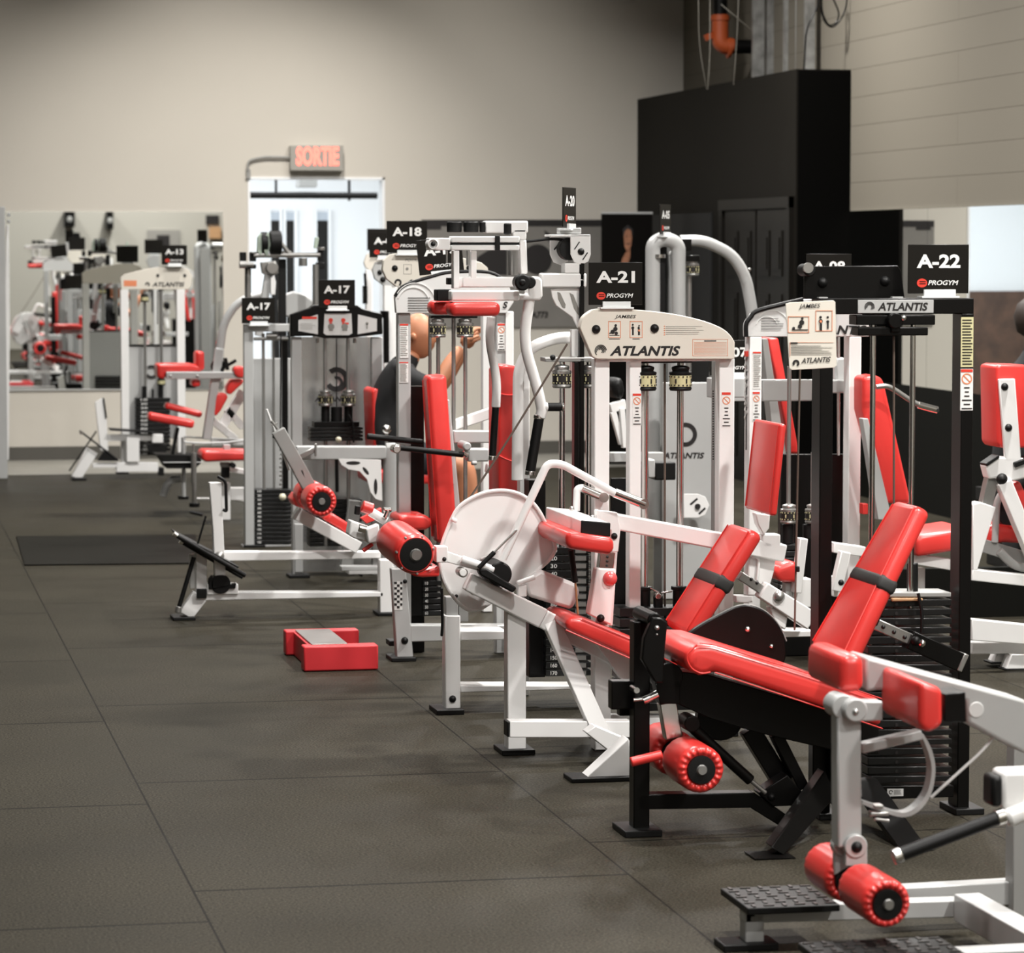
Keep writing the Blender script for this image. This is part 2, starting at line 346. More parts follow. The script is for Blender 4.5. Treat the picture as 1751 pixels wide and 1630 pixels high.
# ================================================================ THE ROOM
YB = 27.1; XR = 6.95; XL = -7.0; YF = -3.0
XF = atY(1090, 170, YB).x; YN = atX(1362, 120, XF).y; ZT = atY(1090, 170, YB).z
def floor_mat():
    m = mat('rubber_floor', (.05, .047, .04), .5, ior=1.09); nt = m.node_tree; L = nt.links; b = nt.nodes['Principled BSDF']
    N = lambda t, **k: nt.nodes.new(t)
    geo = N('ShaderNodeNewGeometry'); sp = N('ShaderNodeSeparateXYZ'); L.new(geo.outputs['Position'], sp.inputs[0])
    def math_(op, a, b_=None, c=None):
        n = N('ShaderNodeMath'); n.operation = op
        for i, v in enumerate((a, b_, c)):
            if v is None: continue
            if isinstance(v, (int, float)): n.inputs[i].default_value = v
            else: L.new(v, n.inputs[i])
        return n.outputs[0]
    x0 = atZ(165, 1208).x; y0 = atZ(165, 1208).y
    def seam(c, off, per, w):
        t = math_('FRACT', math_('DIVIDE', math_('SUBTRACT', c, off-per*40+per/2), per))
        return math_('LESS_THAN', math_('ABSOLUTE', math_('SUBTRACT', t, .5)), w/per/2)
    ysh = math_('MULTIPLY_ADD', math_('LESS_THAN', sp.outputs[0], x0), .41, math_('MULTIPLY_ADD', math_('GREATER_THAN', sp.outputs[0], x0+1.22), -.5, sp.outputs[1]))
    s = math_('MAXIMUM', seam(sp.outputs[0], x0, 1.22, .0065), seam(ysh, y0, 1.83, .015))
    n1 = N('ShaderNodeTexNoise'); n1.inputs['Scale'].default_value = 130; n1.inputs['Detail'].default_value = 2; L.new(geo.outputs['Position'], n1.inputs['Vector'])
    n2 = N('ShaderNodeTexNoise'); n2.inputs['Scale'].default_value = 1.3; n2.inputs['Detail'].default_value = 5; L.new(geo.outputs['Position'], n2.inputs['Vector'])
    r1 = N('ShaderNodeValToRGB'); L.new(n1.outputs['Fac'], r1.inputs['Fac'])
    r1.color_ramp.elements[0].position = .35; r1.color_ramp.elements[0].color = (.020, .0178, .013, 1)
    r1.color_ramp.elements[1].position = .72; r1.color_ramp.elements[1].color = (.060, .054, .041, 1)
    r2 = N('ShaderNodeValToRGB'); L.new(n2.outputs['Fac'], r2.inputs['Fac'])
    r2.color_ramp.elements[0].position = .3; r2.color_ramp.elements[0].color = (.78, .78, .78, 1)
    r2.color_ramp.elements[1].position = .7; r2.color_ramp.elements[1].color = (1.15, 1.15, 1.15, 1)
    mx = N('ShaderNodeMix'); mx.data_type = 'RGBA'; mx.blend_type = 'MULTIPLY'; mx.inputs['Factor'].default_value = 1
    L.new(r1.outputs['Color'], mx.inputs['A']); L.new(r2.outputs['Color'], mx.inputs['B'])
    m2 = N('ShaderNodeMix'); m2.data_type = 'RGBA'; L.new(s, m2.inputs['Factor']); L.new(mx.outputs['Result'], m2.inputs['A']); m2.inputs['B'].default_value = (.012, .011, .009, 1)
    L.new(m2.outputs['Result'], b.inputs['Base Color'])
    rr = math_('MULTIPLY_ADD', n2.outputs['Fac'], .25, .36); L.new(rr, b.inputs['Roughness'])
    bp = N('ShaderNodeBump'); bp.inputs['Strength'].default_value = .25; bp.inputs['Distance'].default_value = .002
    L.new(math_('SUBTRACT', n1.outputs['Fac'], s), bp.inputs['Height']); L.new(bp.outputs['Normal'], b.inputs['Normal'])
    return m
FLOORM = floor_mat()
CONC = mat('concrete_floor', (.30, .29, .26), .35, var=.15, vscale=2)
WALLM = mat('painted_wall', (.58, .55, .495), .8, ior=1.2, bump=.1, bscale=60, var=.02, vscale=1)
LOWM = mat('dark_wainscot', (.006, .006, .005), .6, ior=1.15)
CEILM = mat('ceiling_paint', (.06, .057, .05), .9)
BOXM = mat('black_wall_paint', (.0085, .0075, .006), .6, ior=1.15)
MIRR = mat('mirror_glass', (.82, .84, .83), .0, 1)
WHT = mat('bright_white_paint', (.86, .88, .90), .6)
def block_mat():
    m = mat('painted_block_wall', (.5, .47, .42), .7, ior=1.2); nt = m.node_tree; L = nt.links; b = nt.nodes['Principled BSDF']
    geo = nt.nodes.new('ShaderNodeNewGeometry'); sp = nt.nodes.new('ShaderNodeSeparateXYZ'); cb = nt.nodes.new('ShaderNodeCombineXYZ')
    L.new(geo.outputs['Position'], sp.inputs[0]); L.new(sp.outputs[1], cb.inputs[0])
    a = nt.nodes.new('ShaderNodeMath'); a.operation = 'SUBTRACT'; a.inputs[1].default_value = .015; L.new(sp.outputs[2], a.inputs[0]); L.new(a.outputs[0], cb.inputs[1])
    br = nt.nodes.new('ShaderNodeTexBrick'); br.inputs['Scale'].default_value = 1; br.inputs['Brick Width'].default_value = 40; br.inputs['Row Height'].default_value = .2
    br.inputs['Mortar Size'].default_value = .0035; br.inputs['Mortar Smooth'].default_value = .4
    br.inputs['Color1'].default_value = (.168, .153, .125, 1); br.inputs['Color2'].default_value = (.165, .150, .122, 1); br.inputs['Mortar'].default_value = (.115, .103, .082, 1)
    L.new(cb.outputs[0], br.inputs['Vector']); L.new(br.outputs['Color'], b.inputs['Base Color'])
    bp = nt.nodes.new('ShaderNodeBump'); bp.inputs['Strength'].default_value = .5; bp.inputs['Distance'].default_value = .006; bp.invert = True
    L.new(br.outputs['Fac'], bp.inputs['Height']); L.new(bp.outputs['Normal'], b.inputs['Normal']); return m
BLOCK = block_mat()
YC = atZ(196, 810).y
struct('floor', FLOORM, box(XL, XR, YF, YC, -.1, 0))
struct('floor_back', CONC, box(XL, XR+1, YC, 35.5, -.1, 0))
dx0, dx1 = atY(424, 400, YB).x, atY(658, 400, YB).x; dz = atY(540, 303, YB).z
struct('wall_back', WALLM, box(XL, dx0, YB, YB+.18, 0, CEIL), box(dx1, XR+.2, YB, YB+.18, 0, CEIL), box(dx0, dx1, YB, YB+.18, dz, CEIL))
struct('wall_right', BLOCK, box(XR, XR+.2, YF, YB, .83, CEIL))
struct('wall_right_lower', LOWM, box(XR-.01, XR+.2, YF, YB, 0, .83))
SIDEM = mat('grey_side_wall', (.40, .385, .345), .8, ior=1.2)
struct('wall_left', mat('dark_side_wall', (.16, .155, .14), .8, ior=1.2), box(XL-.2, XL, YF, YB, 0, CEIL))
struct('wall_front', SIDEM, box(XL, XR, YF-.2, YF, 0, CEIL))
struct('ceiling', CEILM, box(XL, XR, YF, YB, CEIL, CEIL+.1))
BASEM = mat('dark_baseboard', (.085, .08, .07), .5)
struct('baseboard_back', BASEM, box(XL, dx0, YB-.015, YB, 0, .11), box(dx1, XF, YB-.015, YB, 0, .11))
# black closet volume against the right wall, with its double doors
struct('wall_closet', BOXM, box(XF, XR, YN, YB, 0, ZT))
struct('wall_closet_end_shade', mat('closet_end_shade_black', (.0018, .0017, .0015), .9, ior=1.1), box(XF+.012, XR-.012, YN-.012, YN, .0, ZT-.01))  # thin end skin, blacker than the closet: its shade put into the colour
DOORM = mat('black_door_paint', (.0075, .0066, .0055), .4, ior=1.18)
def door_leaf(px0, px1, n):
    ya, yb = atX(px0, 400, XF).y, atX(px1, 400, XF).y   # far, near
    g = [box(XF-.03, XF, yb, ya, 0, 2.03)]
    w = ya-yb
    for c in range(2):
        a = yb+w*(.12+.42*c); b2 = a+w*.34
        for z0, z1 in ((.18, .80), (.93, 1.42), (1.55, 1.88)):
            g += [box(XF-.042, XF-.03, a, b2, z0, z1), box(XF-.05, XF-.042, a+.04, b2-.04, z0+.05, z1-.05)]
    return struct('door_'+str(n), DOORM, *g)
door_leaf(1246, 1298, 1); door_leaf(1301, 1352, 2)
ya, yb = atX(1240, 400, XF).y, atX(1357, 400, XF).y
struct('trim_1', DOORM, box(XF-.035, XF, yb-.0, yb+.09, 0, 2.12), box(XF-.035, XF, ya-.02, ya+.07, 0, 2.12), box(XF-.04, XF, yb, ya+.07, 2.04, 2.12))
ya, yb = atX(1119, 400, XF).y, atX(1218, 400, XF).y
struct('door_3', mat('matt_black', (.004, .004, .004), .8), box(XF-.02, XF, yb, ya, 0, 2.03))
# doorway, next room
NR = 34.2
struct('wall_next_room', WHT, box(1.0, 7.6, NR, NR+.1, 0, 3.6))
struct('wall_next_room_left', WHT, box(.9, 1.0, YB+.18, NR, 0, 3.6))
struct('wall_next_room_right', WHT, box(7.6, 7.7, YB+.18, NR, 0, 3.6))
struct('ceiling_next_room', WHT, box(1.0, 7.6, YB+.18, NR, 3.5, 3.6))
struct('trim_2', WHT, box(dx0-.0, dx0+.02, YB-.01, YB+.19, 0, dz), box(dx1-.02, dx1, YB-.01, YB+.19, 0, dz), box(dx0, dx1, YB-.01, YB+.19, dz-.02, dz))
DG = mat('dark_window_glass', (.006, .006, .007), .15)
BLIND = mat('blue_grey_blind', (.45, .50, .56), .6)
for i, (a, b) in enumerate(((463, 478), (489, 503), (542, 561))):
    p, q = atY(a, 377, NR-.05), atY(b, 377, NR-.05)
    w = struct('window_'+str(i+1), DG, box(p.x, q.x, NR-.04, NR-.005, .35, p.z))
    part('window_frame', WHT, box(p.x-.03, p.x, NR-.06, NR, .3, p.z+.12), box(q.x, q.x+.03, NR-.06, NR, .3, p.z+.12), par=w, bevel=0)
    part('window_blind', BLIND, box(p.x, q.x, NR-.05, NR-.041, p.z, p.z+.09), par=w, bevel=0)
WOODW = mat('brown_wood_panelling', (.085, .045, .028), .5, var=.45, vscale=5)
struct('wall_next_room_panelling', WOODW, box(1.0, 3.75, NR-.06, NR, 0, 1.28))
use('L', 30.5)
p, q = pp(243, 622), pp(1450, 622)
solo('black_pipe', 'long black horizontal pipe under the ceiling seen through the bright doorway', 'pipe', BLACK, rod(Vector((p.x-.25, p.y, p.z)), Vector((q.x, p.y, p.z)), .032),
     rod(Vector((pp(500, 0).x, p.y, p.z)), Vector((pp(500, 0).x, p.y, 3.49)), .012), rod(Vector((pp(1185, 0).x, p.y, p.z-.05)), Vector((pp(1185, 0).x, p.y, 3.49)), .014))
solo('grey_duct_box', 'small grey box hanging just inside the top of the bright doorway', 'duct', GREY, box(pp(735, 0).x, pp(900, 0).x, 30.6, 30.9, pp(735, 545).z, 3.5))
# exit sign
use('L', YB-.09)
T = thing('exit_sign', 'grey wall sign above the doorway with glowing red letters SORTIE', 'sign', pp(885, 380))
part('sign_housing', mat('sign_grey', (.33, .32, .29), .5), rect(637, 158, 1133, 392, .09))
part('letters', mat('sign_red_glow', (.9, .2, .15), .5, emis=(1, .20, .15), es=1.15), ptext('SORTIE', 690, 165, 1092, 350, -.004, 0, .045), bevel=0)
use('L', YB-.03)
solo('electrical_conduit', 'thin bent grey conduit running from exit sign down to a small box', 'conduit', GREY, tube([(635, 268), (380, 262), (240, 300), (240, 400)], 11, 0, .12), rect(225, 380, 266, 470, .03))
# mirrors
use('Z', YB-.012)
T = thing('wall_mirror', 'wide frameless mirror on the far wall left of the doorway', 'mirror', pp(200, 667))
part('mirror_pane', MIRR, rect(6, 362, 381, 667, .01), bevel=0)
part('bottom_rail', SILVER, rect(6, 665, 381, 669, .014, -.002), bevel=0)
ym = atX(1588, 500, XR).y
for (a, b, l) in ((YN-.005, ym+.002, 'tall mirror panel on right wall, directly beside the black closet'), (ym-.002, 9.0, 'long mirror panel on right wall reflecting the bright doorway')):
    T = thing('wall_mirror', l, 'mirror', (XR-.01, (a+b)/2, .83), 'mirrors along the right wall')
    part('mirror_pane', MIRR, box(XR-.012, XR-.004, min(a, b), max(a, b), .83, 2.015), bevel=0)
# posters on the far wall
use('O', YB-.02)
PGM = mat('grey_poster_print', (.20, .19, .175), .5, var=.12, vscale=2)
T = thing('wall_banner', 'wide grey printed banner with black shapes and the number 773 on far wall', 'banner', pp(850, 960))
part('banner_sheet', PGM, rect(98, 75, 1600, 962, .01), bevel=0)
part('printed_shapes', INK, rect(100, 76, 1600, 128, .001, -.003), rect(130, 100, 260, 155, .001, -.004), plate([(560, 380), (640, 330), (760, 300), (800, 330), (800, 530), (600, 520), (540, 440)], .001, -.003), ycyl(1050, 400, 120, -.004, -.003), plate([(1105, 160), (1150, 190), (1150, 260), (1120, 230)], .001, -.004), bevel=0)
part('printed_number', INK, ptext('A773', 995, 828, 1137, 882, -.004, .1, .04), bevel=0)
use('C', 25.6)
T = thing('portrait_banner', 'tall black banner with a dim portrait of a smiling dark-haired person', 'poster', pp(725, 900))
part('banner_sheet', mat('black_print', (.004, .0035, .003), .5, ior=1.15), rect(582, 213, 866, 9000, .01), bevel=0)
part('top_rail', SILVER, rect(580, 204, 868, 214, .02, -.004), bevel=0)
SK = mat('portrait_print', (.27, .115, .06), .6, var=.3, vscale=25)
part('printed_portrait', SK, plate([(705, 330), (712, 300), (730, 285), (745, 300), (752, 345), (748, 390), (735, 420), (722, 425), (710, 395)], .001, -.003),
     plate([(722, 420), (742, 410), (742, 455), (728, 500), (690, 490), (700, 460)], .001, -.003), bevel=0)
part('portrait_features', INK, ycyl(722, 340, 3.5, -.005, -.003, n=8), ycyl(741, 340, 3.5, -.005, -.003, n=8), rect(724, 378, 743, 383, .001, -.0045), plate([(704, 345), (700, 300), (728, 276), (756, 300), (758, 350), (750, 310), (730, 296), (712, 312)], .001, -.0045), bevel=0)
# pipes, studs and cables above the closet
use('N', 24.6)
ORM = mat('orange_primer', (.36, .065, .015), .5)
T = thing('sprinkler_pipe', 'vertical black pipe with orange elbow above the black closet', 'pipe', pp(395, 0))
part('pipe', BLACK, tube([(395, -1030), (395, 70)], 32), tube([(440, 208), (533, 208)], 31), bevel=0)
part('elbow', ORM, tube([(395, 66), (395, 200), (450, 208)], 37, 0, .09, 20), trod((395, 70), (395, 92), 42), trod((340, 150), (350, 175), 22), trod((425, 214), (437, 214), 44), bevel=0)
use('N', 24.3)
T = thing('steel_stud', 'ragged grey steel studs rising behind the black closet top', 'stud', pp(600, 340), None)
STUDM = mat('galvanised_steel', (.28, .28, .27), .45, .5, var=.4, vscale=9)
part('stud', STUDM, rect(548, -1050, 600, 380, .04), rect(612, -1050, 660, 380, .05), bevel=0)
use('N', 23.7)
T2 = solo('conduit_pipe', 'thin vertical dark conduit rising from the corner of the black closet', 'conduit', GREY, trod((737, -1090), (737, 360), 6))
solo('conduit_pipe', 'thin dark vertical conduit just right of the closet corner', 'conduit', GREY, trod((845, -1090), (845, 360), 5, -.5))
solo('steel_channel', 'pale vertical steel channel just left of the closet corner', 'stud', STUDM, rect(690, -1090, 722, 360, .05, .2)); solo('steel_channel', 'pale vertical steel channel right of the closet corner behind the cable', 'stud', STUDM, rect(785, -1100, 828, 360, .05, -.7))
use('N', 22.3)
c = [(835, -1150), (838, 20), (780, 120), (768, 330)]
solo('hanging_cable', 'black cable hanging in a coil in front of the block wall', 'cable', BLACK, tube(c, 4, 0, .3, 8), tube([(845, -100), (850, 60), (880, 118), (915, 105), (928, 60), (905, 5), (870, -60)], 4, 0, .2, 8), tube([(960, -60), (962, 20), (935, 90), (895, 128), (860, 100), (838, 20)], 3.5, .02, .2, 8))
solo('hanging_cable', 'faint grey loop of cable hung on the block wall', 'cable', INKG, tube([(1000, 100), (1010, 30), (1030, 18), (1043, 60), (1040, 140), (1018, 170), (1003, 130), (1000, 95)], 2.5, 0, .2, 6))
solo('hanging_wire', 'pair of thin wires falling to the closet top left of the pipe', 'wire', mat('dark_wire', (.06, .055, .045), .6), tube([(350, -1040), (350, 250), (340, 400)], 2.4, 0, .3, 8), tube([(290, -1040), (300, 200), (335, 400)], 2, 0, .3, 6), tube([(520, -1040), (470, 180), (455, 380)], 2.2, .1, .3, 8), tube([(400, 20), (535, 135)], 2.2, 0, .3, 8))
# ceiling lamps (outside the frame), including the added row behind the camera
LE = mat('lamp_diffuser', (.9, .9, .88), .5, emis=(1, .95, .88), es=4)
lamp = None
for (x, y) in LAMPS:
    if lamp is None:
        lamp = thing('ceiling_lamp', 'square white ceiling lamp in a grid over the machines, with one row added behind', 'lamp', (x, y, CEIL-.12), 'ceiling lamps'); lampk = [part('housing', WHITE, box(x-.34, x+.34, y-.34, y+.34, CEIL-.12, CEIL-.0), bevel=0), part('diffuser', LE, box(x-.3, x+.3, y-.3, y+.3, CEIL-.13, CEIL-.12), bevel=0)]
    else:
        o = lamp.copy(); COL.objects.link(o); o.location = (x, y, CEIL-.12)
        for k in lampk: c2 = k.copy(); COL.objects.link(c2); c2.parent = o
# darker mat
a, b, c, d = atZ(42, 968), atZ(335, 965), atZ(335, 916), atZ(28, 919)
solo('rubber_mat', 'darker rubber mat tile lying on the aisle floor near the left', 'mat', mat('dark_mat', (.009, .0085, .007), .5, bump=.2, ior=1.12), prism([Vector((v.x, v.y, .002)) for v in (a, b, c, d)], [Vector((v.x, v.y, .008)) for v in (a, b, c, d)]), bevel=0)

# things hung on the wall behind the camera: they show only as reflections in the far mirror
def refl(x0, y0, x1, y1, yy, d, z=None):
    a, b = atY(x0, y0, 2*YB-yy), atY(x1, y1, 2*YB-yy); return box(a.x, b.x, yy-d, yy, b.z, a.z)
for (r, l) in (((110, 362, 128, 388), 'black loudspeaker reflected at the top of the far mirror, left of centre'), ((182, 362, 194, 392), 'narrow black loudspeaker reflected at the top middle of the far mirror'), ((118, 398, 137, 428), 'large black loudspeaker reflected lower in the far mirror')):
    T = thing('wall_loudspeaker', l, 'loudspeaker', (0, YF+.2, 2))
    part('cabinet', BLACK, refl(*r, YF+.3, .28)); a = atY((r[0]+r[2])/2, (r[1]+r[3])/2, 2*YB-YF-.31)
    part('speaker_cone', GREY, lathe(Vector((a.x, YF+.302, a.z)), Vector((a.x, YF+.31, a.z)), [(0, .05), (1, .03)], 20), bevel=0)
T = thing('notice_board', 'grey board with a dark screen reflected in the far mirror near sign A-13', 'notice board', (0, YF, 2))
part('board', INKG, refl(251, 393, 308, 424, YF+.04, .04)); part('screen', INK, refl(268, 402, 290, 422, YF+.05, .01))
T = thing('notice_board', 'small brown box below a dark panel reflected at the right end of the far mirror', 'notice board', (0, YF, 2))
part('panel', INK, refl(352, 368, 374, 384, YF+.04, .04)); part('box', WOOD, refl(358, 388, 378, 408, YF+.14, .14))
def slab(name, bot, top, th, wb, wt, yc, strap=None, extra=0, bevel=.02, label=None):
    """upright pad: bot/top = photo-crop points of its front (seat side) edge on the near side; widths run across the machine"""
    Y0 = ST.Y; a, b = pp(bot[0], bot[1], yc-wb/2-Y0), pp(top[0], top[1], yc-wt/2-Y0)
    t = (b-a); t.y = 0; L = t.length; t.normalize(); n = Vector((t.z, 0, -t.x))
    def quad(s0, s1, g=0):
        V = []
        for s in (s0, s1):
            c = a+t*(L*s); w = wb+(wt-wb)*s
            for yy in (-w/2-g, w/2+g):
                for h in (-g, th+g): V.append(Vector((c.x, yc+yy, c.z))+n*h)
        return V, [(0, 1, 3, 2), (4, 6, 7, 5), (0, 4, 5, 1), (2, 3, 7, 6), (0, 2, 6, 4), (1, 5, 7, 3)]
    o = pad(name, quad(0, 1), bevel=bevel, label=label)
    cv = [quad(0, 1)]
    # seam piping along the near and far edges of the front face
    def corner(s, side, h): c = a+t*(L*s); w = (wb+(wt-wb)*s)/2-.012; return Vector((c.x, yc+side*w, c.z))+n*h
    part('piping', RED, *[sweep([corner(.03, sd, h), corner(.5, sd, h), corner(.97, sd, h)], .0028, 6) for sd in (-1, 1) for h in (.0, )], par=o, bevel=0)
    if strap:
        part('strap', mat('dark_webbing', (.022, .021, .02), .6, bump=.2, bscale=700), quad(strap[0], strap[1], .004), par=o, bevel=.015, seg=3, soft=True, label='black elastic band around the backrest')
    return o
# ================================================================ A-23: grey machine cut by the right edge of the frame
use('K', 7.75)
T23 = thing('leg_curl_machine', 'silver grey leg machine nearest the camera with two knee pads and hanging foot rollers', 'gym machine', Vector((2.6, 7.9, 0)))
part('base_frame', SILVER, beam((235, 1222), (1440, 1190), 92, .055), bevel=.004)
part('base_frame', SILVER, bar3(atZ(1653, 1551, .085), atZ(1830, 1650, .085), .07, .07), bar3(atZ(1500, 1537, .085), atZ(1732, 1524, .085), .06, .06))
part('leg', SILVER, rect(238, 1172, 340, 1414, .055)); foot(120, 420, 1430, .1, -.03)
TREAD = mat('tread_rubber', (.02, .018, .016), .35, var=.5, vscale=30)
def tread(x0, x1, y0, y1, z):
    o = part('foot_plate', RUBBER, box(x0, x1, y0, y1, z, z+.018)); g = []
    nx = int((x1-x0)/.035); ny = int((y1-y0)/.035)
    for i in range(nx):
        for j in range(ny):
            cx = x0+(i+.5)*(x1-x0)/nx; cy = y0+(j+.5)*(y1-y0)/ny
            g.append(box(cx-.013, cx+.013, cy-.004, cy+.004, z+.018, z+.021) if (i+j) % 2 else box(cx-.004, cx+.004, cy-.013, cy+.013, z+.018, z+.021))
    part('tread_pattern', TREAD, *g, par=o, bevel=0)
p = pp(220, 1165); q = pp(720, 1165); tread(p.x, q.x, 7.70, 7.96, p.z-.018)
a = atZ(1364, 1612, .125); b = atZ(1632, 1618, .125); tread(a.x, b.x, a.y-.3, a.y, .107)
part('base_frame', SILVER, bar3((b.x-.02, a.y-.08, .085), (b.x+.35, a.y-.08, .085), .07, .05), bar3((a.x+.02, a.y-.1, .085), (b.x, a.y-.1, .085), .06, .04))
use('K', 7.85); part('post', GREY, rect(1700, 250, 1800, 1262, .06))
use('K', 7.42)
part('swing_arm', SILVER, beam((802, 140), (805, 860), 132, .055), bevel=.006)
part('pivot', SILVER, ycyl(775, 95, 66, .0, .08), rect(775, 45, 790, 170, .07), bevel=.004)
part('pivot_link', SILVER, ycyl(840, 112, 62, -.03, .03), rect(840, 62, 985, 172, .05, -.025), bevel=.004); bolt(836, 120, 18, -.03, STEEL)
part('fork', SILVER, ycyl(840, 852, 62, -.015, .02), plate([(785, 850), (900, 850), (902, 960), (780, 960)], .02, -.01), plate([(722, 780), (770, 780), (800, 960), (722, 1010)], .02, .04), ycyl(770, 850, 55, .03, .06), bevel=.003)
bolt(842, 855, 30, -.015, RUBBER)
use('K', 7.17); ax = pp(1010, 1165); R = 130*ms(1010, 1165)
roller('foot_roller', ax, ax+Vector((0, .215, 0)), R, .62)
roller('foot_roller', ax+Vector((0, .30, 0)), ax+Vector((0, .50, 0)), R, .62)
part('roller_axle', STEEL, rod(ax+Vector((0, .02, 0)), ax+Vector((0, .46, 0)), .012), bevel=0)
use('J', 7.45)
pad('knee_pad', plate([(612, 1048), (742, 1045), (745, 1248), (606, 1262)], .29), bevel=.022)
use('J', 7.22)
pad('knee_pad', plate([(1050, 1190), (1180, 1232), (1182, 1440), (1100, 1487), (1045, 1440)], .30), bevel=.026)
part('pad_bracket', BLACK, plate([(1186, 1262), (1305, 1250), (1310, 1420), (1186, 1418)], .10, .05))
use('J', 7.5)
part('main_arm', SILVER, plate([(750, 1055), (1650, 1300), (1650, 1602), (1320, 1425), (1310, 1300), (1200, 1270), (820, 1240), (750, 1250)], .14), bevel=.008)
part('main_arm_window', CREAM2, ycyl(1365, 1350, 42, -.003, 0), label='pale oval hole in the arm')
use('K', 7.5)
part('cam_arm', SILVER, beam((872, 322), (1200, 245), 50, .04))
oo = bez(((1205, 240), (1252, 330), (1270, 440), (1245, 570), (1175, 662), (1090, 692), (980, 662), (872, 622))); ii = bez(((1190, 242), (1232, 340), (1250, 440), (1225, 560), (1160, 640), (1090, 668), (985, 640), (878, 603)))
part('cam_strip', SILVER, *[prism([pp(*oo[k]), pp(*oo[k+1]), pp(*ii[k+1]), pp(*ii[k])], [pp(*c)+Vector((0, .04, 0)) for c in (oo[k], oo[k+1], ii[k+1], ii[k])]) for k in range(28)], bevel=0)
part('pin_block', STEEL, rect(920, 665, 1020, 690, .03, -.01), rect(940, 625, 990, 645, .03, -.01), trod((935, 700), (1020, 712), 9))
part('cable', CREAM2, tube([(1245, 585), (1555, 305), (1700, 100)], 8, .03), bevel=0)
use('K', 7.05)
part('handle', WHITE, beam((1635, 548), (1830, 540), 195, .08), trod((1650, 700), (1800, 640), 52), bevel=.01)
part('tube_cap', RUBBER, rect(1578, 470, 1640, 640, .07, .005), bevel=.01)
part('hand_grip', RUBBER, trod((1060, 903), (1620, 692), 37), bevel=0); part('grip_collar', CHROME, trod((1040, 911), (1085, 893), 41), trod((1600, 698), (1650, 680), 42))
# ================================================================ A-22: black leg extension
Y22 = 9.35; use('I', Y22)
T22 = thing('leg_extension_machine', 'matt black leg extension machine with long red seat, backrest and sign A-22', 'gym machine', Vector((2.6, Y22, 0)))
part('front_post', BLACK, rect(275, 110, 365, 1275, .06)); part('foot', RUBBER, box(pp(205, 0).x, pp(415, 0).x, Y22-.05, Y22+.12, 0, .02))
part('base_beam', BLACK, beam((300, 1115), (945, 1105), 82, .06), beam((920, 1095), (1130, 1240), 82, .06))
part('stabilizer_leg', BLACK, beam((1075, 1435), (1370, 1010), 150, .07, (-.42, .0))); part('foot_plate', BLACK, plate([(950, 1430), (1180, 1432), (1180, 1458), (950, 1450)], .12, -.47))
part('stabilizer_leg', BLACK, beam((1830, 1440), (1560, 1000), 150, .07, (-.38, .02))); part('foot_plate', BLACK, plate([(1790, 1430), (1950, 1425), (1950, 1445), (1790, 1452)], .12, -.43))
part('cross_strut', BLACK, beam((925, 710), (1110, 1010), 105, .05, .1)); part('cross_strut', BLACK, beam((1075, 740), (1225, 1040), 62, .05, .05)); part('cross_strut', BLACK, rect(1272, 700, 1400, 1015, .05, .12))
part('strut_bracket', BLACK, plate([(970, 1065), (1130, 962), (1235, 1085), (1180, 1135), (1050, 1140)], .07, -.01)); bolt(1040, 1085, 22, -.01)
part('gas_strut', BLACK, trod((590, 690), (925, 995), 30, -.03), ycyl(600, 680, 45, -.06, .03)); part('gas_strut_rod', STEEL, trod((920, 990), (1010, 1065), 12, -.03))
part('seat_frame', BLACK, plate([(440, 300), (470, 380), (690, 405), (1390, 610), (1640, 700), (1640, 850), (1400, 830), (1120, 765), (950, 725), (700, 650), (500, 560), (430, 450)], .12, -.02), rect(1380, 600, 1500, 1130, .08, .06))
part('counterweight', BLACK, ycyl(760, 640, 130, .14, .18))
part('pivot_plate', BLACK, plate([(380, 85), (425, 88), (462, 115), (445, 300), (440, 450), (395, 450), (318, 320), (330, 200)], .03, -.12), ycyl(390, 100, 40, -.1, .1), bevel=.004)
bolt(402, 143, 14, -.12, STEEL); bolt(402, 180, 6, -.12, STEEL)
part('swing_arm', BLACK, plate([(392, 440), (530, 440), (535, 568), (420, 568)], .06, -.03), ycyl(470, 420, 80, -.03, .06)); part('adjusting_tube', CHROME, beam((465, 560), (500, 760), 92, .045, -.02))
part('pop_pin', CHROME, trod((325, 548), (405, 512), 22, -.03), trod((270, 545), (330, 540), 12, -.03), ycyl(290, 492, 16, -.06, 0), bevel=0)
part('pin_housing', BLACK, rect(150, 440, 280, 600, .05, .05), rect(195, 440, 285, 635, .04, .1))
use('I', 9.10); ax = pp(650, 935); R = 130*ms(650, 935)
roller('foot_roller', ax, ax+Vector((0, .205, 0)), R, .6); roller('foot_roller', ax+Vector((0, .31, 0)), ax+Vector((0, .51, 0)), R, .6)
part('roller_axle', STEEL, rod(ax+Vector((0, .02, 0)), ax+Vector((0, .47, 0)), .012), bevel=0)
part('lever_grip', RED, trod((255, 892), (430, 850), 27, .12), bevel=.004, label='short red handle beside the rollers')
use('I', Y22)
pad('seat', plate([(560, 340), (562, 290), (590, 250), (640, 237), (720, 240), (1240, 400), (1660, 545), (1660, 700), (1380, 605), (725, 385), (690, 405), (645, 412), (590, 385)], [.41, .41, .41, .41, .41, .36, .29, .29, .33, .41, .41, .41, .41], -.19), bevel=.022)
part('seat_piping', RED, tube([(625, 238), (560, 300), (590, 370), (650, 400), (700, 390)], 5, -.205, .05, 6), tube([(640, 228), (720, 236), (1240, 395), (1660, 540)], 4, -.192, .05, 6), tube([(725, 392), (1380, 610), (1660, 705)], 4, -.192, .05, 6), bevel=0)
use('H', Y22)
